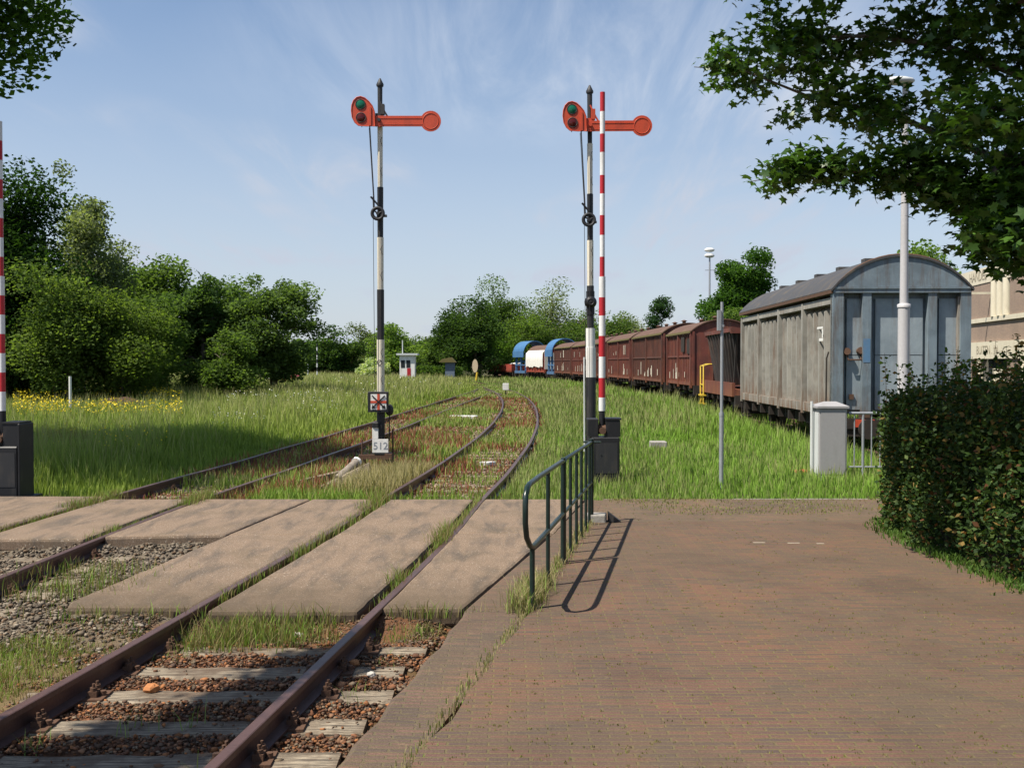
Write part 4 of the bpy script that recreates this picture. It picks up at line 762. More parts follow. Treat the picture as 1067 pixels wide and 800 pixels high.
# ------------------------------------------------------------------ semaphore signals
def text_obj(name, body, size, mat, parent, loc, rot=(R(90), 0, 0), extrude=.002, xs=1.0):
    cu = bpy.data.curves.new(name, 'FONT'); cu.body = body; cu.size = size; cu.extrude = extrude; cu.align_x = 'CENTER'; cu.align_y = 'CENTER'
    tmp = bpy.data.objects.new(name, cu); COL.objects.link(tmp); dg = bpy.context.evaluated_depsgraph_get(); me = bpy.data.meshes.new_from_object(tmp.evaluated_get(dg)); bpy.data.objects.remove(tmp)
    me.materials.clear(); me.materials.append(mat); o = bpy.data.objects.new(name, me); COL.objects.link(o); o.parent = parent; o.location = loc; o.rotation_euler = rot; o.scale = (xs, 1, 1); return o
S = 52.0     # photo pixels per metre at the signals
def zz2(y): return 2 + (378.5 - y) / S - GZ
def signal(name, label, x, bands, ztop, arm_z, wheel_z, lean, mirror=False):
    root = thing(name, label, 'railway signal', (x, 20, GZ), 0, 'semaphore signals'); root.rotation_euler = (0, lean, 0)
    mats = [M['blackmatt'], M['white_old'], M['white']]
    mb = MB()
    for (a, b, r0, r1, mi) in bands:
        mb.mi = mi; mb.tube([(0, 0, zz2(a)), (0, 0, zz2(b))], [r1, r0], 12, True)
    mb.build('post', mats, root)
    mb = MB(); mb.tube([(0, 0, ztop - .04), (0, 0, ztop + .0), (0, 0, ztop + .06), (0, 0, ztop + .12)], [.07, .075, .045, .015], 10); mb.build('finial', M['blackmatt'], root)
    # arm: lens plate, bar and end disc with raised rim
    ax = lambda cx: (cx / 4.446 + 350 - 396.3) / S; az = lambda cy: (129.5 - (cy / 4.446 + 80)) / S + arm_z
    mb = MB(); n = 22; cxd, rd = 1.02, .205
    disc = [(cxd + rd * math.cos(t), arm_z + rd * math.sin(t)) for t in np.linspace(-2.62, 2.62, n)]
    poly = [(-.12, arm_z - .105), (.84, arm_z - .105)] + disc + [(.84, arm_z + .105), (-.12, arm_z + .105)]
    mb.xz(poly, -.145, -.128)
    arm = mb.build('arm', M['red_arm'], root, bevel=.004)
    mb = MB(); mb.tube([(cxd + .155 * math.cos(t), -.147, arm_z + .155 * math.sin(t)) for t in np.linspace(0, 2 * math.pi, 25)], .007, 5, False)
    mb.box(-.05, .86, -.152, -.144, arm_z + .050, arm_z + .058); mb.box(-.05, .86, -.150, -.144, arm_z - .072, arm_z - .064)
    mb.build('raised_rim', M['red_arm'], arm)
    pl = [(80, 175), (82, 150), (90, 128), (104, 114), (122, 110), (142, 117), (160, 133), (176, 153), (186, 180), (188, 245), (150, 245), (112, 242), (96, 228), (84, 205)]
    mb = MB(); pts = [(ax(a), az(b)) for a, b in pl][::-1]; mb.xz(pts, -.172, -.150); plate = mb.build('lens_plate', M['red_arm'], root, bevel=.004)
    mb = MB(); rim = [(a, -.175, b) for a, b in pts]; mb.tube(rim + [rim[0]], .010, 5, False); mb.box(ax(160), ax(170), -.19, -.17, az(243), az(158)); mb.build('plate_rib', M['red_arm'], plate)
    for nm, (cxp, cyp), mt in (('green_lens', (122, 146), 'green_lens'), ('red_lens', (124, 206), 'red_lens')):
        c = (ax(cxp), -.178, az(cyp)); mb = MB(); vs = [(c[0] + .088 * math.cos(t), c[1], c[2] + .088 * math.sin(t)) for t in np.linspace(0, 2 * math.pi, 20, endpoint=False)]
        vs2 = [(c[0] + .05 * math.cos(t), c[1] - .02, c[2] + .05 * math.sin(t)) for t in np.linspace(0, 2 * math.pi, 20, endpoint=False)]; mb.smooth = True
        mb.add(vs + vs2, [(i, (i + 1) % 20, 20 + (i + 1) % 20, 20 + i) for i in range(20)] + [tuple(range(20, 40))]); lens = mb.build(nm, M[mt], plate); MBt = MB(); MBt.torus(c, .094, .010); MBt.build('lens_ring', M['blackmatt'], lens)
    mb = MB(); mb.tube([(0, -.19, arm_z + .02), (0, .1, arm_z + .02)], .035, 8); mb.box(-.08, .08, -.125, -.05, arm_z - .09, arm_z + .16); mb.tube([(0, -.1, arm_z + .42), (.10, -.12, arm_z + .2), (.16, -.12, arm_z + .1)], .018, 6); mb.box(.02, .10, -.14, -.02, arm_z + .14, arm_z + .34); mb.build('arm_bracket', M['red_arm'] if mirror else M['blackmatt'], root)
    # lamp behind the lens plate
    mb = MB(); lx, lz = ax(122), az(175); mb.bbox(lx - .07, lx + .07, .0, .13, lz - .1, lz + .1, .02); mb.tube([(lx + .05, .06, lz - .05), (-.03, .04, lz - .12)], .014, 5); mb.tube([(lx, 0, lz - .28), (lx, 0, lz - .1)], .009, 5); mb.build('lamp', M['blackmatt'], root)
    # pull rod, crank and wheel
    mb = MB(); mb.tube([(ax(163), -.16, az(240)), (ax(180), -.12, wheel_z + .33)], .012, 6); mb.tube([(ax(166) - .03, -.12, az(250)), (ax(182) - .02, -.10, wheel_z + .28)], .006, 5); mb.tube([(ax(178), -.12, wheel_z + .33), (ax(180), -.12, wheel_z + .12)], .02, 6); mb.build('pull_rod', M['blackmatt'], root)
    mb = MB(); mb.tube([(ax(166), -.14, wheel_z + .33), (-.03, -.12, wheel_z + .17)], .02, 6); mb.build('crank_lever', M['blackmatt'], root)
    wc = (-.035, -.13, wheel_z); mb = MB(); mb.torus(wc, .115, .030); mb.torus(wc, .085, .012)
    for t in (0.4, 2.5, 4.6): mb.tube([wc, (wc[0] + .11 * math.cos(t), wc[1], wc[2] + .11 * math.sin(t))], .016, 5)
    mb.tube([(wc[0], -.16, wc[2]), (wc[0], 0, wc[2])], .035, 8); mb.box(.04, .13, -.05, .05, wheel_z - .05, wheel_z - .01); mb.build('wire_wheel', M['blackmatt'], root)
    mb = MB(); mb.tube([(-.125, -.13, wheel_z - .05), (-.105, -.1, 1.6)], .0055, 4); mb.tube([(-.02, -.15, wheel_z - .1), (-.04, -.15, 1.2)], .004, 4); mb.build('wire', M['blackmatt'], root)
    # climbing rungs / winding conduit that crosses the white parts
    for (a, b, r0, r1, mi) in bands:
        if mi == 1:
            za, zb = zz2(a), zz2(b); k = max(2, int((za - zb) / .42))
            for i in range(k):
                z = zb + (za - zb) * (i + .5) / k; mb = MB(); mb.tube([(.045, -r0 - .004, z + .09), (.015, -r0 - .014, z + .02), (.05, -r0 - .004, z - .09)], .0055, 4); mb.build('step_iron', M['blackmatt'], root)
    return root
s1 = signal('semaphore_signal', 'left semaphore signal with red arm and the 512 board at its foot', -2.63, [(472, 410, .085, .078, 0), (410, 354, .078, .075, 1), (354, 302, .072, .070, 0), (302, 248, .066, .062, 1), (248, 196, .062, .058, 0), (196, 134, .054, .050, 1), (134, 92, .050, .045, 0)], zz2(90), zz2(129.5), zz2(224), R(0.0))
s2 = signal('semaphore_signal', 'right semaphore signal with red arm, standing behind the raised striped barrier pole', 1.585, [(489, 393, .105, .10, 0), (393, 362, .105, .105, 2), (362, 342, .092, .092, 2), (342, 298, .072, .068, 0), (298, 251, .066, .062, 1), (251, 203, .062, .058, 0), (203, 151, .056, .052, 1), (151, 99, .052, .046, 0)], zz2(97), zz2(134.5), zz2(230.5), R(-.28), True)
s2.location.x = 1.585
# round drum on the right signal
mb = MB(); z = zz2(315); mb.blob((0, -.04, z), .125, .12, .125, 16, 10); mb.torus((0, -.14, z), .06, .02); mb.tube([(0, 0, z - .25), (0, 0, z + .22)], .085, 12); mb.build('drum', M['black'], s2)
mb = MB(); mb.tube([(-.13, -.05, zz2(470)), (-.13, -.05, zz2(372))], .018, 6); mb.build('cable_pipe', M['pale_cab'], s2)
# left signal: counterweight, cross sign, number board, frame
mb = MB(); z = zz2(427); mb.blob((.17, 0, z), .085, .07, .12, 12, 8); mb.tube([(0, 0, z + .05), (.17, 0, z)], .025, 6); mb.tube([(.17, 0, z), (.17, 0, z - .62)], .012, 5); mb.build('counterweight', M['blackmatt'], s1)
zc = zz2(418.3); mb = MB(); mb.bbox(-.235, .175, -.20, -.12, zc - .205, zc + .205, .012); sg = mb.build('cross_sign', M['black'], s1)
mb = MB(); mb.box(-.175, .135, -.206, -.198, zc - .155, zc + .155); mb.build('sign_face', M['white'], sg)
mb = MB(); mb.box(-.175, .135, -.212, -.206, zc - .024, zc + .024); mb.box(-.044, .004, -.2125, -.2065, zc - .155, zc - .0242); mb.box(-.044, .004, -.2125, -.2065, zc + .0242, zc + .155); mb.build('red_cross', M['red_arm'], sg)
mb = MB(); c0 = Vector((-.02, -.216, zc))
for sx in (-1, 1):
    a = c0 + Vector((sx * .125, 0, .125)); b = c0 + Vector((-sx * .115, 0, -.105)); mb.tube([a + Vector((0, .001 * sx, 0)), b + Vector((0, .001 * sx, 0))], .012, 5)
    e = c0 + Vector((-sx * .14, 0, -.138)); mb.add([e, e + Vector((sx * .085, 0, .02)), e + Vector((sx * .02, 0, .085)), e + Vector((0, .004, 0)), e + Vector((sx * .085, .004, .02)), e + Vector((sx * .02, .004, .085))], [(0, 1, 2), (3, 5, 4), (0, 2, 5, 3), (0, 3, 4, 1), (1, 4, 5, 2)])
mb.build('arrow', M['black'], sg)
zb = zz2(471); mb = MB(); mb.box(-.15, .17, -.17, -.145, zb, zb + .27); mb.box(-.15, -.03, -.17, -.145, zb + .27, zb + .50); nb_ = mb.build('number_board', M['white'], s1, bevel=.006)
text_obj('number', '512', .20, M['galv'], nb_, (.012, -.1725, zb + .135))
mb = MB(); mb.bbox(-.15, -.02, -.19, -.11, zb + .50, zb + .61, .02); mb.build('board_cap', M['black'], s1); boxpart('board_bracket', M['black'], s1, -.02, .04, -.14, -.10, zb + .27, zb + .55); boxpart('board_bracket', M['black'], s1, -.10, .10, -.18, -.14, zb - .05, zb - .004)
mb = MB(); fz = zz2(473); mb.box(-.42, .22, -.18, -.08, fz - .09, fz); mb.box(-.42, -.34, -.18, .25, -.05, fz - .092); mb.box(.04, .24, -.2, .2, -.05, fz - .092); mb.box(.10, .24, -.22, .2, fz - .09, fz + .02) ; mb.tube([(-.36, -.12, fz - .1), (-.36, -.12, fz + .30)], .014, 5); mb.tube([(.24, .0, fz), (.24, 0, fz + .5)], .02, 5); mb.build('base_frame', M['rust'], s1)
text_obj('pole_marking', 'O', .15, M['blackmatt'], s1, (-.012, -.082, zz2(378)))
# concrete foot of right signal is hidden by the barrier box

# ------------------------------------------------------------------ barriers
def barrier(name, label, x, y, H, stripes, mirror=1, box_h=.73, cheek=1.05, yaw=0):
    root = thing(name, label, 'barrier', (x, y, -.02), yaw, 'raised level crossing barriers')
    mb = MB(); mb.bbox(-.20, .30, .0, .42, -.15, box_h, .02); b = mb.build('machine_box', M['black'], root)
    mb = MB(); mb.box(-.12, .26, -.006, .002, .10, box_h - .10); mb.tube([(-.03, -.016, box_h - .3), (-.03, 0, box_h - .3)], .014, 8); mb.build('box_door', M['blackmatt'], b)
    mb = MB(); mb.bbox(-.26, -.07, .02, .40, box_h + .002, cheek, .012); mb.bbox(.06, .31, .02, .40, box_h + .002, cheek - .02, .012); mb.box(.05, .33, .01, .41, cheek - .02, cheek + .01); mb.build('bearing_cheek', M['black'], root)
    mb = MB(); mb.tube([(-.08, .15, .86), (.07, .15, .86)], .085, 12); mb.tube([(-.0, .0, .84), (0, .12, .84)], .06, 10); mb.build('hub', M['rust'], root)
    mb = MB(); mb.mi = 2; mb.tube([(0, .15, .80), (0, .15, stripes[0][0])], .052, 12)
    for (a, b2, mi, r) in stripes: mb.mi = mi; mb.tube([(0, .15, a), (0, .15, b2)], r, 12)
    mb.build('pole', [M['red'], M['bwhite'], M['black']], root); return root
def z17(y, Yd=17.55): return 2.02 + (378.5 - y) * Yd / 1040
ys_ = [435, 414, 393.6, 371.6, 350, 329, 310, 288.5, 268, 245.5, 225, 202.7, 183.6, 160, 141, 118, 98]
st = [(z17(ys_[i + 1 - 1]) , z17(ys_[i + 1]), 1 if i % 2 == 0 else 0, .058 if ys_[i] > 291 else .044) for i in range(len(ys_) - 1)]
st[0] = (z17(428), z17(414), 1, .058)
barrier('level_crossing_barrier', 'raised red and white barrier pole on a black box, in front of the right signal', 1.583, 17.4, 6.7, st)
Yl = 15.6; ys2 = np.linspace(428, 128, 16); st = [(2.02 + (378.5 - a) * Yl / 1040, 2.02 + (378.5 - b) * Yl / 1040, 1 if i % 2 == 0 else 0, .05 if i < 7 else .04) for i, (a, b) in enumerate(zip(ys2[:-1], ys2[1:]))]
bl = barrier('level_crossing_barrier', 'raised red and white barrier pole on a black box at the far left', -7.97, Yl - .15, 5.8, st, cheek=1.10)
mb = MB(); mb.bbox(.315, .345, -.02, .44, -.12, 1.08, .006); mb.build('side_box', M['black'], bl); mb = MB(); mb.box(-.4, .45, -.1, .5, -.2, -.06); mb.build('foot_plate', M['black'], bl)

# ------------------------------------------------------------------ handrail
P0 = Vector((.165, 8.1, 0)); P1 = Vector((1.0, 12.55, 0)); D = (P1 - P0).normalized(); Lh = (P1 - P0).length
hr = thing('handrail', 'dark green tubular handrail along the edge of the brick paving', 'railing', P0, math.atan2(D.y, D.x)); HR = .021
# local +x runs away from the camera along the rail
s1_ = 1.86; tz = 1.03; mz = .50
mb = MB(); mb.smooth = True
loop = [(s1_, 0, tz), (.3, 0, tz + .01), (-.12, 0, tz + .005), (-.24, 0, tz - .01), (-.31, 0, tz - .06), (-.33, 0, tz - .13), (-.33, 0, tz - .28), (-.27, 0, tz - .40), (-.12, 0, mz + .04), (.0, 0, mz), (.3, 0, mz), (s1_, 0, mz)]
mb.tube(loop, HR + .002, 10); mb.build('top_rail', M['rail_green'], hr)
mb = MB(); mb.tube([(s1_ + .09, 0, mz), (s1_ + .09, 0, tz - .06), (s1_ + .11, 0, tz - .02), (s1_ + .16, 0, tz), (Lh, 0, tz - .02)], HR, 10); mb.tube([(s1_ + .09, 0, mz), (Lh, 0, mz)], HR - .002, 10); mb.tube([(Lh, -.12, tz - .02), (Lh, .10, tz - .02)], .014, 6); mb.build('top_rail', M['rail_green'], hr)
for d, hgt, rr in ((0, mz, .022), (.86, tz, .019), (s1_, tz + .03, .024), (s1_ + .09, tz - .02, .022), (2.45, tz, .018), (2.98, tz, .018), (3.45, tz, .018), (3.92, tz, .018), (4.30, tz, .018), (Lh, tz + .02, .030)):
    mb = MB(); mb.tube([(d, 0, -.1), (d, 0, hgt)], rr, 10); mb.tube([(d, 0, -.01), (d, 0, .012)], rr + .010, 10); mb.build('post', M['rail_green'], hr)
o = MB(); o.prism([(-.14, -.10), (.12, -.12), (.15, .09), (-.10, .12)], -.02, .10); blk = o.build('concrete_block', M['concrete_block'], None, (1.06, 12.62, 0), bevel=.02); tag(blk, 'small grey concrete block at the foot of the far handrail post', 'concrete block')
o = MB(); o.add([(0, -.1, 0), (.16, -.1, 0), (.0, -.1, .12), (0, .08, 0), (.16, .08, 0), (0, .08, .12)], [(0, 1, 2), (3, 5, 4), (0, 3, 4, 1), (1, 4, 5, 2), (0, 2, 5, 3)]); w_ = o.build('wheel_wedge', M['blackmatt'], None, (1.22, 12.62, 0.002)); tag(w_, 'small black wedge lying beside the concrete block at the handrail end', 'wedge')

# ------------------------------------------------------------------ poles, cabinet, fence on the right
r_ = thing('sign_post', 'thin galvanised post in the grass with a small grey box near its top', 'post', (3.53, 16.8, GZ)); mb = MB(); mb.tube([(0, 0, -.1), (0, 0, 1.32)], .038, 10); mb.tube([(0, 0, 1.32), (0, 0, 3.22)], .026, 10); mb.tube([(0, 0, 1.30), (0, 0, 1.36)], .042, 10); mb.build('post', M['galv'], r_)
mb = MB(); mb.box(-.075, -.02, -.05, .05, 2.74, 3.08); mb.box(-.02, .03, -.04, .04, 2.80, 2.84); mb.build('small_box', M['galv'], r_)
r_ = thing('lamp_post', 'pale grey lamp post before the grey wagon, its top lost in maple leaves', 'lamp post', (7.45, 19, GZ)); mb = MB(); mb.tube([(0, 0, -.1), (0, 0, 3.25)], .108, 14); mb.tube([(0, 0, 3.25), (0, 0, 3.31), (0, 0, 3.33)], [.122, .122, .075], 14); mb.tube([(0, 0, 3.33), (0, 0, 7.4)], [.078, .060], 14); mb.build('post', paint('grey_lamp_post_paint', (.50, .49, .50), .45, (.30, .29, .27), .4, 3, 4), r_)
mb = MB(); mb.blob((-.16, -.1, 7.5), .30, .16, .08, 12, 6); mb.tube([(0, 0, 7.35), (0, 0, 7.5)], .05, 8); mb.build('lamp_head', M['pale_cab'], r_); mb = MB(); mb.bbox(-.06, .06, -.125, -.09, .75, 1.25, .004); mb.build('access_door', M['galv'], r_)
mb = MB(); mb.tube([(0, -.1, 5.3 - .03), (0, -.1, 5.33)], .03, 6); mb.build('clamp', M['galv'], r_)
c_ = thing('electrical_cabinet', 'grey electrical cabinet with pitched lid standing in the grass before the wagon', 'cabinet', (5.86, 18.35, -.12)); mb = MB(); mb.bbox(-.27, .24, -.2, .2, -.05, 1.30, .012); b_ = mb.build('body', M['grey_cab'], c_)
mb = MB(); mb.add([(-.31, -.23, 1.302), (.27, -.23, 1.302), (.27, .23, 1.302), (-.31, .23, 1.302), (-.31, -.23, 1.34), (.27, -.23, 1.34), (.27, .23, 1.34), (-.31, .23, 1.34), (-.12, 0, 1.42), (.10, 0, 1.42)], [(3, 2, 1, 0), (0, 1, 5, 4), (1, 2, 6, 5), (2, 3, 7, 6), (3, 0, 4, 7), (4, 5, 9, 8), (5, 6, 9), (6, 7, 8, 9), (7, 4, 8)]); mb.build('lid', M['grey_cab'], c_)
mb = MB(); mb.box(-.24, .21, -.206, -.199, .10, 1.24); mb.build('door', M['grey_cab'], c_); mb = MB(); mb.box(-.279, -.270, -.17, .17, .1, 1.22); mb.build('side_panel', M['pale_cab'], c_)
mb = MB(); mb.tube([(-.33, .05, -.1), (-.33, .05, 1.42)], .026, 8); o = mb.build('marker_post', M['pale_cab'], None, (5.86, 18.35, -.12)); tag(o, 'thin pale post pressed against the left side of the grey cabinet', 'post')
f_ = thing('tubular_fence', 'galvanised tubular fence between the grey cabinet and the hedge', 'fence', (6.15, 18.2, GZ)); mb = MB(); mb.tube([(0, 0, 1.28), (3.2, -.1, 1.28)], .026, 8); mb.tube([(0, 0, .30), (3.2, -.1, .30)], .016, 8); mb.build('rail', M['galv'], f_)
for i in range(20): mb = MB(); x = .10 + .155 * i; r = .024 if i % 5 == 1 else .012; mb.tube([(x, -.03 * x, -.1 if i % 5 == 1 else .3), (x, -.03 * x, 1.28)], r, 6); mb.build('bar', M['galv'], f_)

# ------------------------------------------------------------------ wagons
WP = {'brown': wagonpaint('brown_van_paint', (.115, .042, .030), (.075, .034, .026), (.20, .075, .035), (.28, .21, .17), .5),
      'brown2': wagonpaint('reddish_van_paint', (.16, .045, .032), (.10, .036, .028), (.22, .085, .04), (.33, .25, .2), .55),
      'greyside': wagonpaint('weathered_grey_wagon_side', (.33, .315, .275), (.22, .21, .185), (.15, .08, .045), (.44, .42, .37), .8),
      'bluegrey': wagonpaint('blue_grey_wagon_end', (.19, .24, .275), (.13, .165, .19), (.11, .08, .06), (.31, .35, .36), .85),
      'paleblue': wagonpaint('pale_blue_grey_panel', (.29, .34, .37), (.22, .265, .295), (.15, .10, .07), (.38, .41, .41), .7),
      'recess_shade': wagonpaint('shaded_rusty_sheet', (.085, .070, .055), (.06, .052, .045), (.10, .05, .03), (.16, .13, .10), .5),  # rusty sheet behind the ribs, shade of the recesses darkened into its colour
      'bluepatch': paint('blue_touch_up_paint', (.10, .20, .33), .5, (.2, .2, .2), .5, 5),
      'roof': paint('brown_van_roof', (.115, .06, .042), .8, (.16, .13, .06), .7, 2.0, 1, bd=.01), 'roofgrey': paint('dark_grey_wagon_roof', (.060, .060, .063), .75, (.16, .12, .07), .6, 2.2, 1, bd=.008),
      'dark': paint('underframe_grime', (.028, .022, .018), .8, (.06, .035, .02), .6, 6), 'hopper': wagonpaint('dark_hopper_paint', (.050, .042, .040), (.035, .030, .030), (.12, .06, .035), (.10, .085, .08), .5),
      'blue': wagonpaint('bright_blue_wagon_paint', (.045, .14, .30), (.06, .17, .33), (.09, .09, .10), (.34, .42, .50), .5), 'tarp': paint('white_tarpaulin', (.68, .66, .60), .8, (.40, .35, .28), .5, 3, 3, bd=.02),
      'yellow': paint('yellow_step_paint', (.60, .42, .04), .5, (.25, .15, .05), .5, 8), 'red': wagonpaint('faded_red_wagon_paint', (.34, .055, .04), (.24, .05, .035), (.20, .07, .03), (.40, .25, .2), .4), 'moss': paint('mossy_gutter', (.15, .125, .045), .9, (.08, .06, .03), .5, 6)}
arcY = np.arange(10, 161, .05); arcX = fW(arcY); arcS = np.concatenate([[0], np.cumsum(np.hypot(np.diff(arcX), np.diff(arcY)))])
def place(y0, L_):
    s0 = np.interp(y0, arcY, arcS); ya = float(np.interp(s0 + L_ * .12, arcS, arcY)); yb = float(np.interp(s0 + L_ * .88, arcS, arcY)); ym = float(np.interp(s0 + L_ * .5, arcS, arcY)); xa, xb = float(fW(ya)), float(fW(yb))
    return ((xa + xb) / 2, (ya + yb) / 2, GZ + .03), -math.atan2(xb - xa, yb - ya), float(np.interp(s0 + L_, arcS, arcY))
def arc(W, ze, zr, n=14, over=.0):
    h = zr - ze; a = W / 2 + over; Rr = (a * a + h * h) / (2 * h); t0 = math.asin(min(1, a / Rr)); return [(Rr * math.sin(t), ze + Rr * math.cos(t) - (Rr - h)) for t in np.linspace(-t0, t0, n)]
def wheels(root, L_, pos, W=1.5):
    for y in pos:
        for sx in (-1, 1):
            mb = MB(); mb.tube([(sx * .69, y, .49), (sx * .76, y, .49), (sx * .82, y, .49)], [.52, .48, .40], 20); mb.tube([(sx * .80, y, .49), (sx * .95, y, .49)], .12, 10); mb.build('wheel', WP['dark'], root)
        mb = MB(); mb.tube([(-.8, y, .49), (.8, y, .49)], .08, 8); mb.build('axle', WP['dark'], root)
def underframe(root, L_, W, zf, pos, mat='dark'):
    mb = MB(); mb.box(-W / 2 + .25, -W / 2 + .40, -L_ / 2, L_ / 2, zf - .26, zf - .004); mb.box(W / 2 - .40, W / 2 - .25, -L_ / 2, L_ / 2, zf - .26, zf - .004)
    for e in (-1, 1): mb.box(-W / 2 + .1, W / 2 - .1, e * L_ / 2 - .12, e * L_ / 2 + .12, zf - .42, zf - .006)
    for y in pos:
        for sx in (-1, 1): mb.box(sx * 1.0 - .07, sx * 1.0 + .07, y - .62, y + .62, .60, .70); mb.box(sx * 1.0 - .09, sx * 1.0 + .09, y - .18, y + .18, .32, .70)
    k = int(L_ / 1.1)
    for i in range(k): y = -L_ / 2 + (i + .5) * L_ / k; mb.box(-W / 2 + .02, -W / 2 + .2, y - .05, y + .05, zf - .24, zf - .006)
    mb.box(-.5, .5, -.9, .9, .45, zf - .3); mb.build('underframe', WP[mat], root)
    for e in (-1, 1):
        for sx in (-1, 1):
            mb = MB(); y = e * (L_ / 2 + .12); mb.tube([(sx * .88, y, zf - .22), (sx * .88, y + e * .42, zf - .22)], .085, 12); mb.tube([(sx * .88, y + e * .42, zf - .22), (sx * .88, y + e * .47, zf - .22)], .23, 18); mb.build('buffer', WP['dark'], root)
def roofobj(root, L_, W, ze, zr, mat, bumps=0, bmat=None, over=.06, th=.05, ends=.05):
    a = arc(W, ze, zr, 16, over); b = arc(W, ze - th, zr - th, 16, over - .01); mb = MB(); mb.smooth = True; n = len(a); vs = []
    for y in (-L_ / 2 - ends, L_ / 2 + ends): vs += [(x, y, z) for x, z in a] + [(x, y, z) for x, z in b]
    m = 2 * n; fs = [(i, m + i, m + i + 1, i + 1) for i in range(n - 1)] + [(n + i + 1, m + n + i + 1, m + n + i, n + i) for i in range(n - 1)]
    mb.add(vs, fs); mb.smooth = False; mb.add(vs, [(i, i + 1, n + i + 1, n + i) for i in range(n - 1)] + [(m + i + 1, m + i, m + n + i, m + n + i + 1) for i in range(n - 1)] + [(0, n, m + n, m), (n - 1, m + n - 1, m + 2 * n - 1, 2 * n - 1)])
    o = mb.build('roof', mat, root)
    for i in range(bumps):
        y = -L_ / 2 + (i + .5) * L_ / bumps; mb = MB(); mb.tube([(0, y, zr - .02), (0, y, zr + .12), (0, y, zr + .13), (0, y, zr + .20)], [.10, .10, .2, .05], 10); mb.build('roof_vent', bmat or mat, o)
    return o
def van(name, label, y0, L_, W=2.9, zf=1.15, ze=3.75, zr=4.25, side='brown', end='brown2', bays=2, vents=4, marks=True, group='brown covered vans'):
    loc, rz, _ = place(y0, L_); root = thing(name, label, 'railway wagon', loc, rz, group); h = W / 2
    mb = MB(); mb.box(-h + .06, h - .06, -L_ / 2 + .06, L_ / 2 - .06, zf, ze - .02); mb.build('body', WP[side], root)
    for sx in (-1, 1):
        mb = MB(); k = int(L_ / .42); xo = sx * (h - .06); xi = sx * (h - .02)
        for i in range(k + 1): y = -L_ / 2 + .1 + i * (L_ - .2) / k; mb.box(min(xo, xi), max(xo, xi), y - .03, y + .03, zf + .02, ze - .12)
        xo2 = sx * (h + .0); 
        for z, t in ((zf, .14), (zf + 1.30, .08), (ze - .12, .10)): mb.box(min(sx * (h - .055), xo2), max(sx * (h - .055), xo2), -L_ / 2, L_ / 2, z, z + t)
        for b in range(bays + 1): y = -L_ / 2 + .07 + b * (L_ - .14) / bays; mb.box(min(sx * (h - .05), sx * (h + .045)), max(sx * (h - .05), sx * (h + .045)), y - .07, y + .07, zf - .12, ze - .01)
        mb.build('side_framing', WP[side], root)
    for e in (-1, 1):
        a = arc(W - .1, ze, zr - .06, 14); mb = MB(); mb.xz([(-h + .05, ze - .03)] + a + [(h - .05, ze - .03)], e * (L_ / 2 - .055) - .02, e * (L_ / 2 - .055) + .02); 
        for x in (-h + .1, -.5, .5, h - .1): mb.box(x - .05, x + .05, min(e * (L_ / 2 - .03), e * (L_ / 2 + .05)), max(e * (L_ / 2 - .03), e * (L_ / 2 + .05)), zf, ze)
        mb.box(-h + .06, h - .06, min(e * (L_ / 2 - .056), e * (L_ / 2 - .01)), max(e * (L_ / 2 - .056), e * (L_ / 2 - .01)), zf, ze - .04); mb.build('end_wall', WP[end], root)
    roofobj(root, L_, W, ze, zr, WP['roof'], vents)
    mb = MB(); mb.box(-h - .08, -h - .01, -L_ / 2, L_ / 2, ze - .07, ze + .03); mb.build('gutter', WP['moss'], root)
    if marks:
        r = random.Random(y0)
        for i in range(10): y = r.uniform(-L_ / 2 + .3, L_ / 2 - .3); z = r.choice([zf + .25, zf + .35, zf + 1.6]); boxpart('paint_marking', M['white_old'], root, -h + .012, -h + .0165, y - r.uniform(.03, .09), y + r.uniform(.03, .09), z, z + r.uniform(.15, .75))
    pos = (-L_ / 2 + 1.8, L_ / 2 - 1.8); underframe(root, L_, W, zf, pos); wheels(root, L_, pos); return root
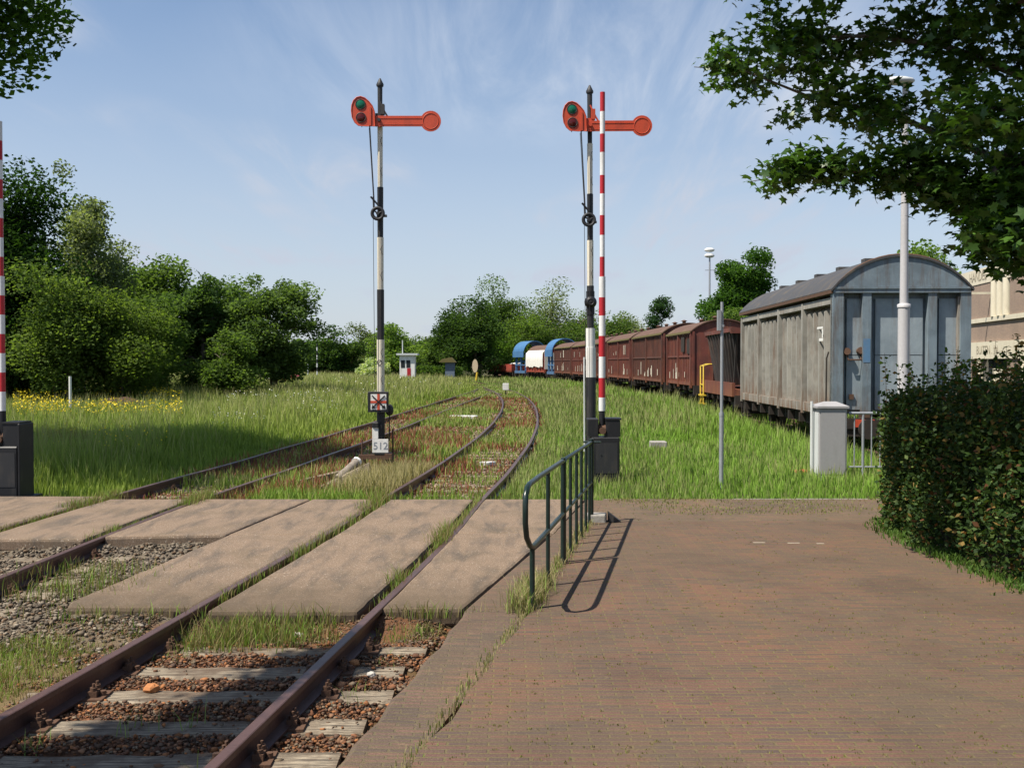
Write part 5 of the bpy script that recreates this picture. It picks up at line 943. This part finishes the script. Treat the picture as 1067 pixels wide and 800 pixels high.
# grey wagon, nearest
Lg = 10.9; loc, rz, _ = place(23.1, Lg); Wg = 3.16; h = Wg / 2; zf, ze, zr = .98, 3.98, 4.68
gw = thing('covered_goods_wagon', 'large weathered grey goods wagon with blue grey end, nearest of the wagon row', 'railway wagon', loc, rz)
mb = MB(); mb.box(-h + .28, h - .28, -Lg / 2 + .22, Lg / 2 - .1, zf, ze - .05); mb.build('body', WP['recess_shade'], gw)
for sx in (-1, 1):
    mb = MB(); X0, X1 = sx * (h - .28), sx * (h - .02); lo, hi = min(X0, X1), max(X0, X1)
    mb.box(lo, hi, -Lg / 2 + .1, Lg / 2, ze - .43, ze - .28); mb.box(lo, hi, -Lg / 2 + .1, Lg / 2, zf - .04, zf + .18); mb.box(lo + .05 * (sx < 0), hi - .05 * (sx > 0), -Lg / 2 + .1, Lg / 2, ze - .20, ze - .06)
    mb.build('side_beam', WP['greyside'], gw)
    for b in range(5):
        y = -Lg / 2 + .13 + b * (Lg - .22) / 4; mb = MB(); mb.box(min(X0, sx * h), max(X0, sx * h), y - .07, y + .07, zf - .1, ze - .27); mb.build('side_post', WP['greyside'], gw)
    for b in range(4):
        y0 = -Lg / 2 + .13 + b * (Lg - .22) / 4 + .08; y1 = y0 + (Lg - .22) / 4 - .16; mb = MB(); k = 5
        for i in range(k):
            a = y0 + (y1 - y0) * (i + .12) / k; c = y0 + (y1 - y0) * (i + .42) / k; x_ = sx * (h - .05)
            vs = [(X0, a, zf + .2), (x_, a + .06, zf + .2), (x_, c, zf + .2), (X0, c + .03, zf + .2)]; vs += [(p, q, ze - .58 if p == x_ else ze - .47) for p, q, _ in vs]
            f = [(0, 1, 2, 3), (7, 6, 5, 4), (0, 4, 5, 1), (1, 5, 6, 2), (2, 6, 7, 3), (3, 7, 4, 0)]; mb.add(vs, f)
        mb.build('ribbed_door', WP['greyside'], gw)
# end wall: recessed panels between four posts below a deep arched lintel
ye = -Lg / 2
mb = MB(); mb.box(-h + .12, h - .12, ye + .21, ye + .26, zf, ze - .1); mb.build('end_panel', WP['bluegrey'], gw)
mb = MB()
for (a, b) in ((-h + .26, -.86), (-.66, .56), (.80, h - .24)): mb.box(a + .10, b - .03, ye + .15, ye + .212, zf + .1, zf + 1.36); mb.box(a + .10, b - .03, ye + .15, ye + .212, zf + 1.38, ze - .32)
mb.build('panel_sheet', WP['paleblue'], gw)
for (a, b) in ((-h, -h + .24), (-.90, -.70), (.60, .80), (h - .24, h)): mb = MB(); mb.box(a, b, ye, ye + .21, zf - .1, ze - .10); mb.build('end_post', WP['bluegrey'], gw)
a = arc(Wg - .02, ze - .10, zr - .05, 18); mb = MB(); mb.xz([(-h + .01, ze - .19)] + a + [(h - .01, ze - .19)], ye - .012, ye + .20); gb = mb.build('gable', WP['bluegrey'], gw)
mb = MB(); mb.box(-h + .02, h - .02, ye - .035, ye - .013, ze - .10, ze - .05); mb.box(-h + .02, h - .02, ye - .025, ye - .0125, ze - .19, ze - .16); mb.build('gable_strip', WP['bluegrey'], gb)
mb = MB(); rim = arc(Wg + .02, ze - .10, zr - .01, 18); mb.tube([(x, ye - .02, z) for x, z in rim], .028, 5, False); mb.build('gable_edge', M['rust'], gb)
roofobj(gw, Lg, Wg, ze - .10, zr - .01, WP['roofgrey'], 0, over=.05)
for i in range(5): y = -Lg / 2 + .9 + i * 2.1; mb = MB(); mb.box(-.62, -.30, y - .14, y + .14, zr - .12, zr - .015); mb.build('roof_hatch', WP['roofgrey'], gw)
mb = MB(); mb.box(-h - .05, -h + .02, -Lg / 2, Lg / 2, ze - .20, ze - .12); mb.build('eaves_edge', M['rust'], gw)
mb = MB(); mb.box(-1.42, -1.27, ye + .145, ye + .149, zf + .1, zf + 1.33); mb.box(-.88, -.72, ye - .006, ye - .001, zf + 1.2, zf + 1.75); mb.build('blue_patch', WP['bluepatch'], gw)
bz = zf + 1.42; br_ = MB(); br_.tube([(-1.22, ye + .12, bz), (-1.22, ye + .02, bz - .16), (-.92, ye + .02, bz - .16), (-.92, ye + .12, bz)], .022, 6); br_.tube([(-1.24, ye + .14, bz + .02), (-1.24, ye + .02, bz + .04)], .085, 10); br_.tube([(-.92, ye + .14, bz + .04), (-.92, ye + .02, bz + .06)], .085, 10); br_.build('handle_bracket', M['rust'], gw)
mb = MB(); mb.box(-1.16, -1.06, ye + .10, ye + .148, zf + .34, zf + .46); mb.box(-.98, -.72, ye - .03, ye - .005, zf - .08, zf + .05); mb.build('small_lug', M['rust'], gw)
mb = MB(); mb.tube([(-h - .02, ye + .35, zf + .2), (-h - .05, ye + .35, zf + .25), (-h - .05, ye + .32, zf + 1.3), (-h - .01, ye + .3, zf + 1.45)], .018, 6); mb.build('hand_grip', WP['dark'], gw)
for (a_, b_2, c_2, d_2) in ((1.0, 1.5, 2.02, 2.07), (.98, 1.32, 1.72, 1.79), (.98, 1.07, 1.80, 2.01), (5.42, 5.52, 1.15, 1.22), (5.42, 5.52, 1.26, 1.33)): boxpart('paint_marking', M['white'], gw, -h + .042, -h + .0475, ye + a_, ye + b_2, zf + c_2, zf + d_2)
mb = MB(); mb.box(-h + .3, h - .3, ye - .01, ye + .2, zf - .34, zf - .101); mb.build('buffer_beam', WP['dark'], gw); mb = MB(); mb.box(-1.05, -.62, ye - .03, ye - .011, zf - .30, zf - .12); mb.build('red_plate', M['red_arm'], gw)
underframe(gw, Lg - .3, Wg, zf - .1, (-3.2, 3.2)); wheels(gw, Lg, (-3.2, 3.2))
mb = MB(); mb.box(-h + .02, -h + .3, Lg / 2 - .6, Lg / 2, .38, .42); mb.tube([(-h + .05, Lg / 2 - .55, .4), (-h + .05, Lg / 2 - .55, zf)], .02, 5); mb.tube([(-h + .05, Lg / 2 - .05, .4), (-h + .05, Lg / 2 - .05, zf)], .02, 5); mb.build('foot_step', WP['dark'], gw)
# dark hopper wagon
Lh_ = 7.2; loc, rz, _ = place(36.2, Lh_); hw_ = thing('hopper_wagon', 'short dark hopper wagon with slanting ribs and yellow steps, between grey wagon and brown vans', 'railway wagon', loc, rz); h = 1.45; zf = 1.35; zt = 3.35
mb = MB(); y0, y1 = -Lh_ / 2 + .1, Lh_ / 2 - 1.7
vs = [(-h + .45, y0 + .5, zf), (h - .45, y0 + .5, zf), (h - .45, y1 - .5, zf), (-h + .45, y1 - .5, zf), (-h, y0, zt), (h, y0, zt), (h, y1, zt), (-h, y1, zt)]; mb.add(vs, [(3, 2, 1, 0), (0, 1, 5, 4), (1, 2, 6, 5), (2, 3, 7, 6), (3, 0, 4, 7), (4, 5, 6, 7)]); mb.build('hopper_body', WP['hopper'], hw_)
mb = MB()
for i in range(9):
    t = (i + .5) / 9; ya = y0 + (y1 - y0) * t; yb = y0 + .5 + (y1 - y0 - 1) * t
    for sx in (-1, 1): mb.add([(sx * (h), ya - .04, zt), (sx * h, ya + .04, zt), (sx * (h - .42), yb + .04, zf), (sx * (h - .42), yb - .04, zf), (sx * (h + .03), ya - .04, zt), (sx * (h + .03), ya + .04, zt), (sx * (h - .26), yb + .04, zf), (sx * (h - .26), yb - .04, zf)], [(0, 1, 5, 4), (4, 5, 6, 7), (1, 2, 6, 5), (3, 0, 4, 7)])
for i in range(5): x = -h + .2 + i * (2 * h - .4) / 4; mb.add([(x - .04, y0 - .0, zt), (x + .04, y0 - .0, zt), (x + .04, y0 + .48, zf), (x - .04, y0 + .48, zf), (x - .04, y0 - .08, zt), (x + .04, y0 - .08, zt), (x + .04, y0 + .40, zf), (x - .04, y0 + .40, zf)], [(4, 5, 6, 7), (0, 4, 7, 3), (1, 2, 6, 5)])
mb.build('hopper_rib', WP['hopper'], hw_)
mb = MB(); mb.box(-h - .05, h + .05, y0 - .1, y0 + .0, zt - .1, zt + .1); mb.box(-h - .05, h + .05, y1, y1 + .1, zt - .1, zt + .1); mb.box(-h - .06, -h + .03, y0, y1, zt - .05, zt + .1); mb.box(h - .03, h + .06, y0, y1, zt - .05, zt + .1); mb.box(-h, h, -Lh_ / 2, Lh_ / 2, .95, 1.2); mb.box(-h, -h + .12, -Lh_ / 2, Lh_ / 2, 1.2, 1.45); mb.build('top_frame', WP['brown2'], hw_)
mb = MB()
for y in (y1 + .5, y1 + 1.25): mb.tube([(-h - .03, y, .45), (-h - .03, y, 2.05), (-h + .2, y, 2.12), (-h + .5, y, 2.12)], .03, 6)
mb.tube([(-h - .03, y1 + .5, 2.05), (-h - .03, y1 + 1.25, 2.05)], .03, 6); mb.tube([(-h - .03, y1 + .5, 1.25), (-h - .03, y1 + 1.25, 1.25)], .03, 6); mb.box(-h - .12, -h + .1, y1 + .45, y1 + 1.3, .78, .84); mb.box(-h - .12, -h + .1, y1 + .45, y1 + 1.3, .42, .48); mb.tube([(-h - .05, y1 + .5, .84), (-h - .05, y1 + 1.2, .45)], .03, 5); mb.build('yellow_step', WP['yellow'], hw_)
underframe(hw_, Lh_, 2.9, 1.0, (-2, 2)); wheels(hw_, Lh_, (-2, 2))
v1 = van('brake_van', 'short brown van with windowed cab at its near end, directly behind the dark hopper', 45.6, 6.6, ze=3.62, zr=4.20, bays=2, vents=2, side='brown2')
mb = MB(); mb.box(-1.47, -1.44, -3.0, -2.3, 2.6, 3.3); mb.box(-1.47, -1.44, -1.6, -.8, 2.7, 3.4); mb.build('cab_window', WP['dark'], v1)
yy0 = 53.8; labs = ['long brown covered van with white scrawls, second brown one behind the hopper', 'brown covered van third in the brown row, beside the striped barrier pole', 'brown covered van fourth in the brown row, seen behind the right signal post', 'far brown covered van fifth in the row, left of the right signal post', 'farthest brown covered van, touching the blue hooded wagon']
for i, lb in enumerate(labs):
    Lv = [10.6, 10.2, 9.6, 9.6, 9.6][i]; van('covered_van', lb, yy0, Lv, ze=3.78, zr=4.35, vents=4 if i < 3 else 0, side='brown' if i % 2 == 0 else 'brown2', bays=2); yy0 = place(yy0, Lv)[2] + 1.15
def blue(label, y0, L_=3.6):
    loc, rz, ye_ = place(y0, L_); root = thing('blue_wagon', label, 'railway wagon', loc, rz, 'blue hooded wagons'); h = 1.5
    a = arc(3.0, 3.6, 4.9, 14); mb = MB(); n = 14; vs = []; b = arc(2.9, 3.55, 4.82, 14)
    for y in (-L_ / 2, L_ / 2): vs += [(x, y, z) for x, z in a] + [(x, y, z) for x, z in b]
    m = 28; mb.add(vs, [(i, m + i, m + i + 1, i + 1) for i in range(13)] + [(14 + i + 1, m + 15 + i, m + 14 + i, 14 + i) for i in range(13)] + [(i, i + 1, 15 + i, 14 + i) for i in range(13)] + [(m + i + 1, m + i, m + 14 + i, m + 15 + i) for i in range(13)]); mb.box(-h - .05, -h + .06, -L_ / 2, L_ / 2, 2.9, 3.65); mb.box(h - .06, h + .05, -L_ / 2, L_ / 2, 2.9, 3.65); mb.build('hood', WP['blue'], root)
    mb = MB()
    for y in (-L_ / 2 + .2, 0, L_ / 2 - .2):
        for sx in (-1, 1): mb.box(sx * 1.1 - .1, sx * 1.1 + .1, y - .1, y + .1, .9, 3.5)
        mb.box(-1.2, 1.2, y - .06, y + .06, 2.3, 2.45)
    mb.box(-1.3, 1.3, -L_ / 2, L_ / 2, .95, 1.25); mb.box(-1.25, -1.15, -L_ / 2, L_ / 2, 1.9, 2.0); mb.build('frame', WP['blue'], root); underframe(root, L_, 2.8, .95, (-1, 1)); wheels(root, L_, (-1, 1)); return ye_ + .8
yy0 = blue('blue hooded wagon standing against the last brown van', yy0 + .0)
loc, rz, ye_ = place(yy0, 7.4); tw = van('tarpaulin_wagon', 'red wagon with arched end and a white tarpaulin between the two blue hooded wagons', yy0, 7.4, ze=3.3, zr=4.3, side='red', end='red', vents=0, marks=False, group=None)
mb = MB(); vs = []; k = 20
for i in range(k + 1):
    y = -3.4 + 6.9 * i / k; b = .05 * math.sin(i * 1.9) + .03 * math.sin(i * 4.1); vs += [(-1.30, y, 3.66), (-1.60 - b, y, 3.35), (-1.62 - b * 1.4, y, 2.5), (-1.60 - b * 2, y, 1.75 + .12 * math.sin(i * 2.7))]
mb.smooth = True; mb.add(vs, [(i * 4 + j, (i + 1) * 4 + j, (i + 1) * 4 + j + 1, i * 4 + j + 1) for i in range(k) for j in range(3)]); mb.add([(x + .04, y, z) for x, y, z in vs], [(i * 4 + j + 1, (i + 1) * 4 + j + 1, (i + 1) * 4 + j, i * 4 + j) for i in range(k) for j in range(3)]); mb.build('tarpaulin', WP['tarp'], tw)
mb = MB(); mb.add([(-1.50, -3.82, 1.5), (1.2, -3.82, 1.5), (1.2, -3.82, 3.3), (-1.5, -3.82, 3.4), (-1.5, -3.79, 1.5), (1.2, -3.79, 1.5), (1.2, -3.79, 3.3), (-1.5, -3.79, 3.4)], [(0, 1, 2, 3), (7, 6, 5, 4), (0, 4, 5, 1), (2, 6, 7, 3), (1, 5, 6, 2), (3, 7, 4, 0)]); mb.build('tarpaulin', WP['tarp'], tw)
yy0 = blue('blue hooded wagon beyond the one with the white tarpaulin', ye_ + .9)
loc, rz, _ = place(yy0, 8); rw = thing('flat_wagon', 'low red flat wagon with a grey load at the far end of the wagon row', 'railway wagon', loc, rz); mb = MB(); mb.box(-1.4, 1.4, -4, 4, 1.1, 1.25); mb.build('deck', WP['red'], rw)
for sx in (-1, 1): mb = MB(); mb.box(sx * 1.4 - .03, sx * 1.4 + .03, -4, 4, 1.25, 2.05); mb.build('drop_side', WP['red'], rw)
mb = MB(); mb.box(-1.4, 1.4, -4.03, -3.97, 1.25, 2.1); mb.build('end_board', WP['red'], rw); mb = MB(); mb.blob((0, -2.2, 1.6), 1.2, 1.6, .7, 10, 6, .15); o = mb.build('grey_load', WP['tarp'], None); o.parent = rw; underframe(rw, 8, 2.8, 1.1, (-2.5, 2.5)); wheels(rw, 8, (-2.5, 2.5))
tag(o, 'grey heaped load under a sheet')

# ------------------------------------------------------------------ building at the right
CRM = paint('cream_concrete_band', (.66, .60, .46), .8, (.40, .33, .24), .5, 2.5, 3); BRB = None
def bmat():
    m, nt, b, o = newmat('brown_brick_wall'); t = nt.nodes.new('ShaderNodeTexCoord'); s = nt.nodes.new('ShaderNodeSeparateXYZ'); nt.links.new(t.outputs['Object'], s.inputs[0]); c = nt.nodes.new('ShaderNodeCombineXYZ'); nt.links.new(s.outputs['Y'], c.inputs[0]); nt.links.new(s.outputs['Z'], c.inputs[1])
    br = nt.nodes.new('ShaderNodeTexBrick'); nt.links.new(c.outputs[0], br.inputs['Vector']); br.inputs['Scale'].default_value = 1; br.inputs['Brick Width'].default_value = .22; br.inputs['Row Height'].default_value = .065; br.inputs['Mortar Size'].default_value = .008
    br.inputs['Color1'].default_value = (.36, .25, .18, 1); br.inputs['Color2'].default_value = (.29, .20, .15, 1); br.inputs['Mortar'].default_value = (.24, .20, .16, 1); n = noise(nt, scaled(nt, (1, 1, .4)), .9, 5)
    nt.links.new(mixc(nt, mapr(nt, n, .4, .7, 0, .5), br.outputs['Color'], (.20, .15, .12)), b.inputs['Base Color']); b.inputs['Roughness'].default_value = .9; return m
BRB = bmat(); GLS, nt_, b_, o_ = newmat('window_glass'); b_.inputs['Base Color'].default_value = (.03, .035, .04, 1); b_.inputs['Roughness'].default_value = .08
bd = thing('office_building', 'brown brick building with cream concrete bands behind the grey wagon at right', 'building', (27.5, 60, GZ), math.atan2(1.1, 8.2) * -1 * -1)
bd.rotation_euler = (0, 0, -math.atan2(1.1, 8.2))     # local +y runs away from the camera, the lettered front faces -x
A0, A1 = -30, 4.2; TOP = 7.7
def part(name, mat, x0, x1, y0, y1, z0, z1, par=bd, bev=0): mb = MB(); mb.box(x0, x1, y0, y1, z0, z1); return mb.build(name, mat, par, bevel=bev)
part('wall', BRB, .3, 14, A0, A1, -.3, TOP - .9); part('parapet', CRM, .02, 14.2, A0 - .1, A1 + .1, TOP - .9 + .002, TOP); part('roof', WP['roofgrey'], .3, 13.9, A0 + .2, A1 - .2, TOP + .002, TOP + .08)
part('spandrel', BRB, .10, .298, A0, A1, 3.42, 4.55); part('band', CRM, -.04, .297, A0, A1, 2.45, 3.418); part('band', CRM, -.02, .297, A0, A1, 4.552, 4.80); part('band', CRM, 0, .297, A0, A1, 1.05, 1.2); part('plinth', BRB, .1, .297, A0, A1, -.3, 1.048)
y = A1 - .6
wins = []
k = 0
while y > A0 + 5:
    # upper storey: three cream mullions with dark glass between, then a stretch of brick
    gl = part('window', GLS, .20, .298, y - 3.0, y, 4.82, TOP - .92)
    for i in range(3): mb = MB(); yy = y - .55 - i * .95; mb.tube([(.12, yy, 4.81), (.12, yy, TOP - .905)], .24, 10); mb.build('mullion', CRM, gl)
    part('pier', BRB, .06, .299, y - 6.9, y - 3.02, 4.802, TOP - .902)
    w2 = part('window', GLS, .22, .298, y - 2.7, y - .1, 1.9, 2.44); part('blind', CRM, .18, .296, y - 2.7, y - .1, 1.202, 1.9, w2)
    part('pier', BRB, .06, .299, y - 4.3, y - 2.72, 1.202, 2.448); w3 = part('window', GLS, .22, .298, y - 6.9, y - 4.32, 1.202, 2.44); mb = MB(); mb.tube([(.10, y - 5.2, 1.2), (.10, y - 5.2, 2.45)], .22, 10); mb.build('column', CRM, w3)
    y -= 7.0
LT = paint('worn_beige_lettering', (.30, .26, .19), .8, (.45, .40, .3), .6, 6)
for s_, yy, z, sz in (('HANDEL', -1.3, TOP - .46, .78), ('EN', -9.2, TOP - .46, .78), ('BUITEN . IN', -3.2, 2.93, .70)):
    text_obj('lettering', s_, sz, LT, bd, (.012 if z > 5 else -.046, yy, z), (R(90), 0, R(-90)), .006)
mb = MB(); mb.box(-.07, -.041, -11.2, -10.6, 3.15, 3.25); mb.box(-.07, -.041, -11.2, -10.6, 2.85, 2.95); mb.box(-.07, -.041, -11.2, -11.1, 2.96, 3.14); mb.build('dark_lettering', M['blackmatt'], bd)
mb = MB(); mb.box(-1.3, .05, -3.5, -3.42, 6.1, 6.22); mb.build('wall_bracket', CRM, bd)

# ------------------------------------------------------------------ small far things
def small(name, label, cat, px, Y, group=None): return thing(name, label, cat, ((px - 533.5) / 1040 * Y, Y, GZ), 0, group)
c = small('signal_cabin', 'small white flat roofed cabin in the meadow right of the left signal', 'cabin', 425, 100); W_ = M['white']
mb = MB(); mb.box(-.75, .75, -.7, .7, 0, 3.0); mb.build('wall', W_, c); mb = MB(); mb.box(-1.05, 1.05, -.95, .95, 3.0, 3.18); mb.build('roof', M['pale_cab'], c)
for x in (-.42, .12): mb = MB(); mb.box(x - .2, x + .2, -.72, -.69, 1.75, 2.5); mb.build('window', GLS, c)
mb = MB(); mb.box(.0, .35, -.73, -.69, .9, 1.7); mb.build('red_plate', M['red'], c); mb = MB(); mb.tube([(-.55, .2, 3.1), (-.55, .2, 4.5)], .05, 6); mb.build('stove_pipe', M['pale_cab'], c)
c = small('striped_pole', 'thin black and white striped pole far off left of the left signal', 'pole', 330.5, 100); mb = MB()
for i in range(10): mb.mi = i % 2; mb.tube([(0, 0, .2 + .4 * i), (0, 0, .6 + .4 * i)], .06, 6)
mb.build('pole', [M['bwhite'], M['black']], c); mb = MB(); mb.tube([(-.6, 0, 0), (-.6, 0, 2.6)], .05, 6); o = mb.build('thin_post', M['pale_cab'], None, ((326 - 533.5) / 1040 * 100, 100.5, GZ)); tag(o, 'thin pale post close beside the far striped pole', 'post')
c = small('oval_sign', 'cream coloured oval board on a yellow foot near the far end of the wagons', 'sign', 495, 112); mb = MB(); mb.xz([(.32 * math.cos(t), 1.9 + .75 * math.sin(t)) for t in np.linspace(0, 2 * math.pi, 16, endpoint=False)][::1], -.05, .05); mb.build('board', paint('cream_board', (.62, .5, .33), .6, (.4, .3, .2), .3), c); mb = MB(); mb.tube([(.1, 0, 0), (.25, 0, 1.2)], .12, 6); mb.build('foot', WP['yellow'], c)
c = small('track_cabin', 'small blue grey hut under greenery between the white cabin and the oval board', 'cabin', 469, 118); mb = MB(); mb.box(-.55, .55, -.5, .5, 0, 2.3); mb.build('wall', paint('blue_grey_hut', (.13, .17, .24), .7), c); mb = MB(); mb.xz([(-1.3, 2.3), (.75, 2.3), (.2, 2.9), (-.9, 2.7)], -.8, .8); mb.build('roof', WP['moss'], c)
c = small('brick_house', 'small brown house with a steep roof at the far wood left of the signals', 'house', 364, 150); mb = MB(); mb.box(-1.9, 1.9, 0, 5, 0, 1.3); mb.build('wall', M['rust'], c); mb = MB(); mb.xz([(-2.1, 1.3), (2.1, 1.3), (.9, 3.1), (-.9, 3.1)], -.3, 5.2); mb.build('roof', paint('red_tile', (.22, .10, .07), .85), c)
c = small('tiled_house', 'house with red tiled roof just visible above the wagons left of the right signal', 'house', 591, 150); mb = MB(); mb.box(-2.4, 2.8, 0, 6, 0, 4.2); mb.build('wall', BRB, c); mb = MB(); mb.xz([(-2.8, 4.2), (3.2, 4.2), (1.2, 6.7), (-1.0, 6.7)], -.4, 6.4); mb.build('roof', paint('orange_tile', (.24, .12, .085), .85, (.12, .07, .05), .5, 3), c)
mb = MB(); mb.box(-.4, .4, -.25, .25, 0, .75); o = mb.build('point_box', W_, None, ((527 - 533.5) / 1040 * 66, 66, GZ + .42), bevel=.03); mb = MB(); mb.tube([(0, 0, -.5), (0, 0, .1)], .06, 6); q = mb.build('stand', M['blackmatt'], o); tag(o, 'small white point marker box beyond the track switch', 'marker box'); o.scale = (.5, .6, .6)
c = small('meadow_post', 'thin white post in the yellow flowers at the left', 'post', 73, 36); mb = MB(); mb.tube([(0, 0, 0), (0, 0, 1.72)], .05, 8); mb.build('post', W_, c)
c = small('floodlight_mast', 'slender mast with two stacked white lamp heads left of the large tree', 'light mast', 739, 88); mb = MB(); mb.tube([(0, 0, 0), (0, 0, 11.6)], [.13, .07], 8); mb.build('mast', M['galv'], c)
for z in (11.65, 12.15): mb = MB(); mb.blob((-.02, 0, z), .46, .3, .2, 12, 6); mb.build('lamp_head', W_, c)
mb = MB(); mb.box(-.4, .4, -.03, .03, 10.35, 10.4); mb.build('crossbar', M['galv'], c)
# brown heap behind the yellow flowers
mb = MB(); mb.blob((0, 0, 0), 1.2, 1.0, .62, 26, 14, .14); o = mb.build('dead_bush', paint('brown_dead_brush', (.085, .045, .028), .95, (.03, .02, .015), .8, 9, bd=.1), None, ((125 - 533.5) / 1040 * 40, 40, GZ + .18)); tag(o, 'low brown heap of dead brush behind the yellow flowers', 'heap')
# white and red bits far left of the round tree
c = small('parked_car', 'tiny white and red parked car showing over the grass below the loose round tree', 'car', 289, 82); mb = MB(); mb.bbox(-.9, .3, -.8, .8, .5, 1.05, .1); mb.bbox(-.6, .2, -.7, .7, 1.05, 1.42, .14); mb.build('body', W_, c); mb = MB(); mb.bbox(.32, 1.7, -.8, .8, .5, 1.25, .12); mb.build('boot', M['red'], c)
for x in (-.5, 1.2): mb = MB(); mb.tube([(x, -.85, .32), (x, -.65, .32)], .32, 12); mb.build('wheel', M['black'], c)
# white painted beams on the tracks
mb = MB(); mb.bbox(-.52, .52, -.12, .12, 0, .13, .02); o = mb.build('white_beam', M['white'], None, (-1.82, 37.6, GZ + .10)); o.rotation_euler = (0, 0, R(-8)); tag(o, 'long white painted beam lying between the two tracks before the switch', 'beam')
mb = MB(); mb.bbox(-.17, .17, -.09, .09, 0, .09, .015); o = mb.build('white_block', M['white'], None, (-.52, 21.3, GZ)); tag(o, 'short white block between the rails of the right track beyond the crossing', 'block')
# debris left of the first signal
dm = paint('weathered_round_timber', (.26, .22, .18), .9, (.10, .08, .06), .7, 9, bd=.01)
a, b = Vector(at(351, 500, 17.6)), Vector(at(371.5, 481.5, 18.2)); L_ = thing('timber_log', 'grey round timber propped up below the left signal, white band at its upper end', 'log', a); mb = MB(); mb.tube([(0, 0, 0), (b - a)], [.085, .080], 10); mb.build('shaft', dm, L_); mb = MB(); d_ = (b - a); mb.tube([d_ * .96, d_ * 1.03], .10, 10); mb.build('white_band', W_, L_)
mb = MB(); mb.add([(0, 0, 0), (.78, .25, .0), (.80, .45, .42), (.0, .12, .05), (.1, .6, 0), (.85, .8, 0)], [(0, 1, 2, 3), (3, 2, 5, 4), (0, 3, 4), (1, 5, 2), (0, 4, 5, 1)]); o = mb.build('wooden_wedge', M['wood'], None, (at(334, 503, 17.5)[0], 17.4, GZ)); tag(o, 'dark slanting timber wedge lying behind the grey round timber', 'timber')
o = MB(); o.box(-.75, .6, -.09, .09, 0, .10); o = o.build('plank', M['wood'], None, (at(335, 490, 17.9)[0], 18.1, GZ + .07)); o.rotation_euler = (0, R(-9), R(28)); tag(o, 'grey plank lying on the reddish weeds left of the round timber', 'plank')
# stones lying about
for i, (px, py, s, lab, m_) in enumerate(((309, 667, .045, 'pale stone at the edge of the grass between the near rails', (.6, .57, .5)), (386, 708, .035, 'whitish flat stone right of the near right rail', (.5, .46, .4)), (155, 724, .055, 'large orange stone beside the near left rail', (.42, .17, .06)), (368, 696, .042, 'orange stone touching the near right rail', (.40, .18, .07)), (544, 452, .0, '', (0, 0, 0)))):
    if s == 0: continue
    X_, Y_ = (px - 533.5) / 1040, 0; Yg = 2.17 * 1040 / (py - 378.5); mb = MB(); mb.blob((0, 0, 0), s, s * .8, s * .6, 9, 6, .16); o = mb.build('stone', paint('loose_stone_' + str(i), m_, .85, tuple(v * .5 for v in m_), .5, 20), None, (X_ * Yg, Yg, GZ + .03 + s * .4)); tag(o, lab, 'stone')
mb = MB(); mb.bbox(-.2, .2, -.2, .2, 0, .22, .02); o = mb.build('concrete_stub', M['concrete_block'], None, (at(686, 465, 25)[0], 25, GZ + .02)); tag(o, 'small square concrete stub in the grass right of the right signal', 'concrete block')
mb = MB(); mb.tube([(-.16, 0, .0), (.16, .05, .01)], .05, 8); o = mb.build('orange_pipe', paint('orange_pipe', (.62, .16, .08), .6), None, (at(830, 489, 18.9)[0], 18.7, GZ + .14)); tag(o, 'short orange red pipe lying in the grass left of the grey cabinet', 'pipe')
for (px, py, lab, w) in ((792, 566, 'leftmost of three small pale stones set in the paving', .13), (828, 566.5, 'middle of three small pale stones set in the paving', .13), (856, 567, 'rightmost of three small pale stones set in the paving', .08)):
    Yg = 2080 / (py - 378.5); mb = MB(); mb.box(-w / 2, w / 2, -.02, .02, -.004, .005); o = mb.build('pale_stone', M['pale_stone'], None, ((px - 533.5) / 1040 * Yg, Yg, 0)); tag(o, lab, 'stone')
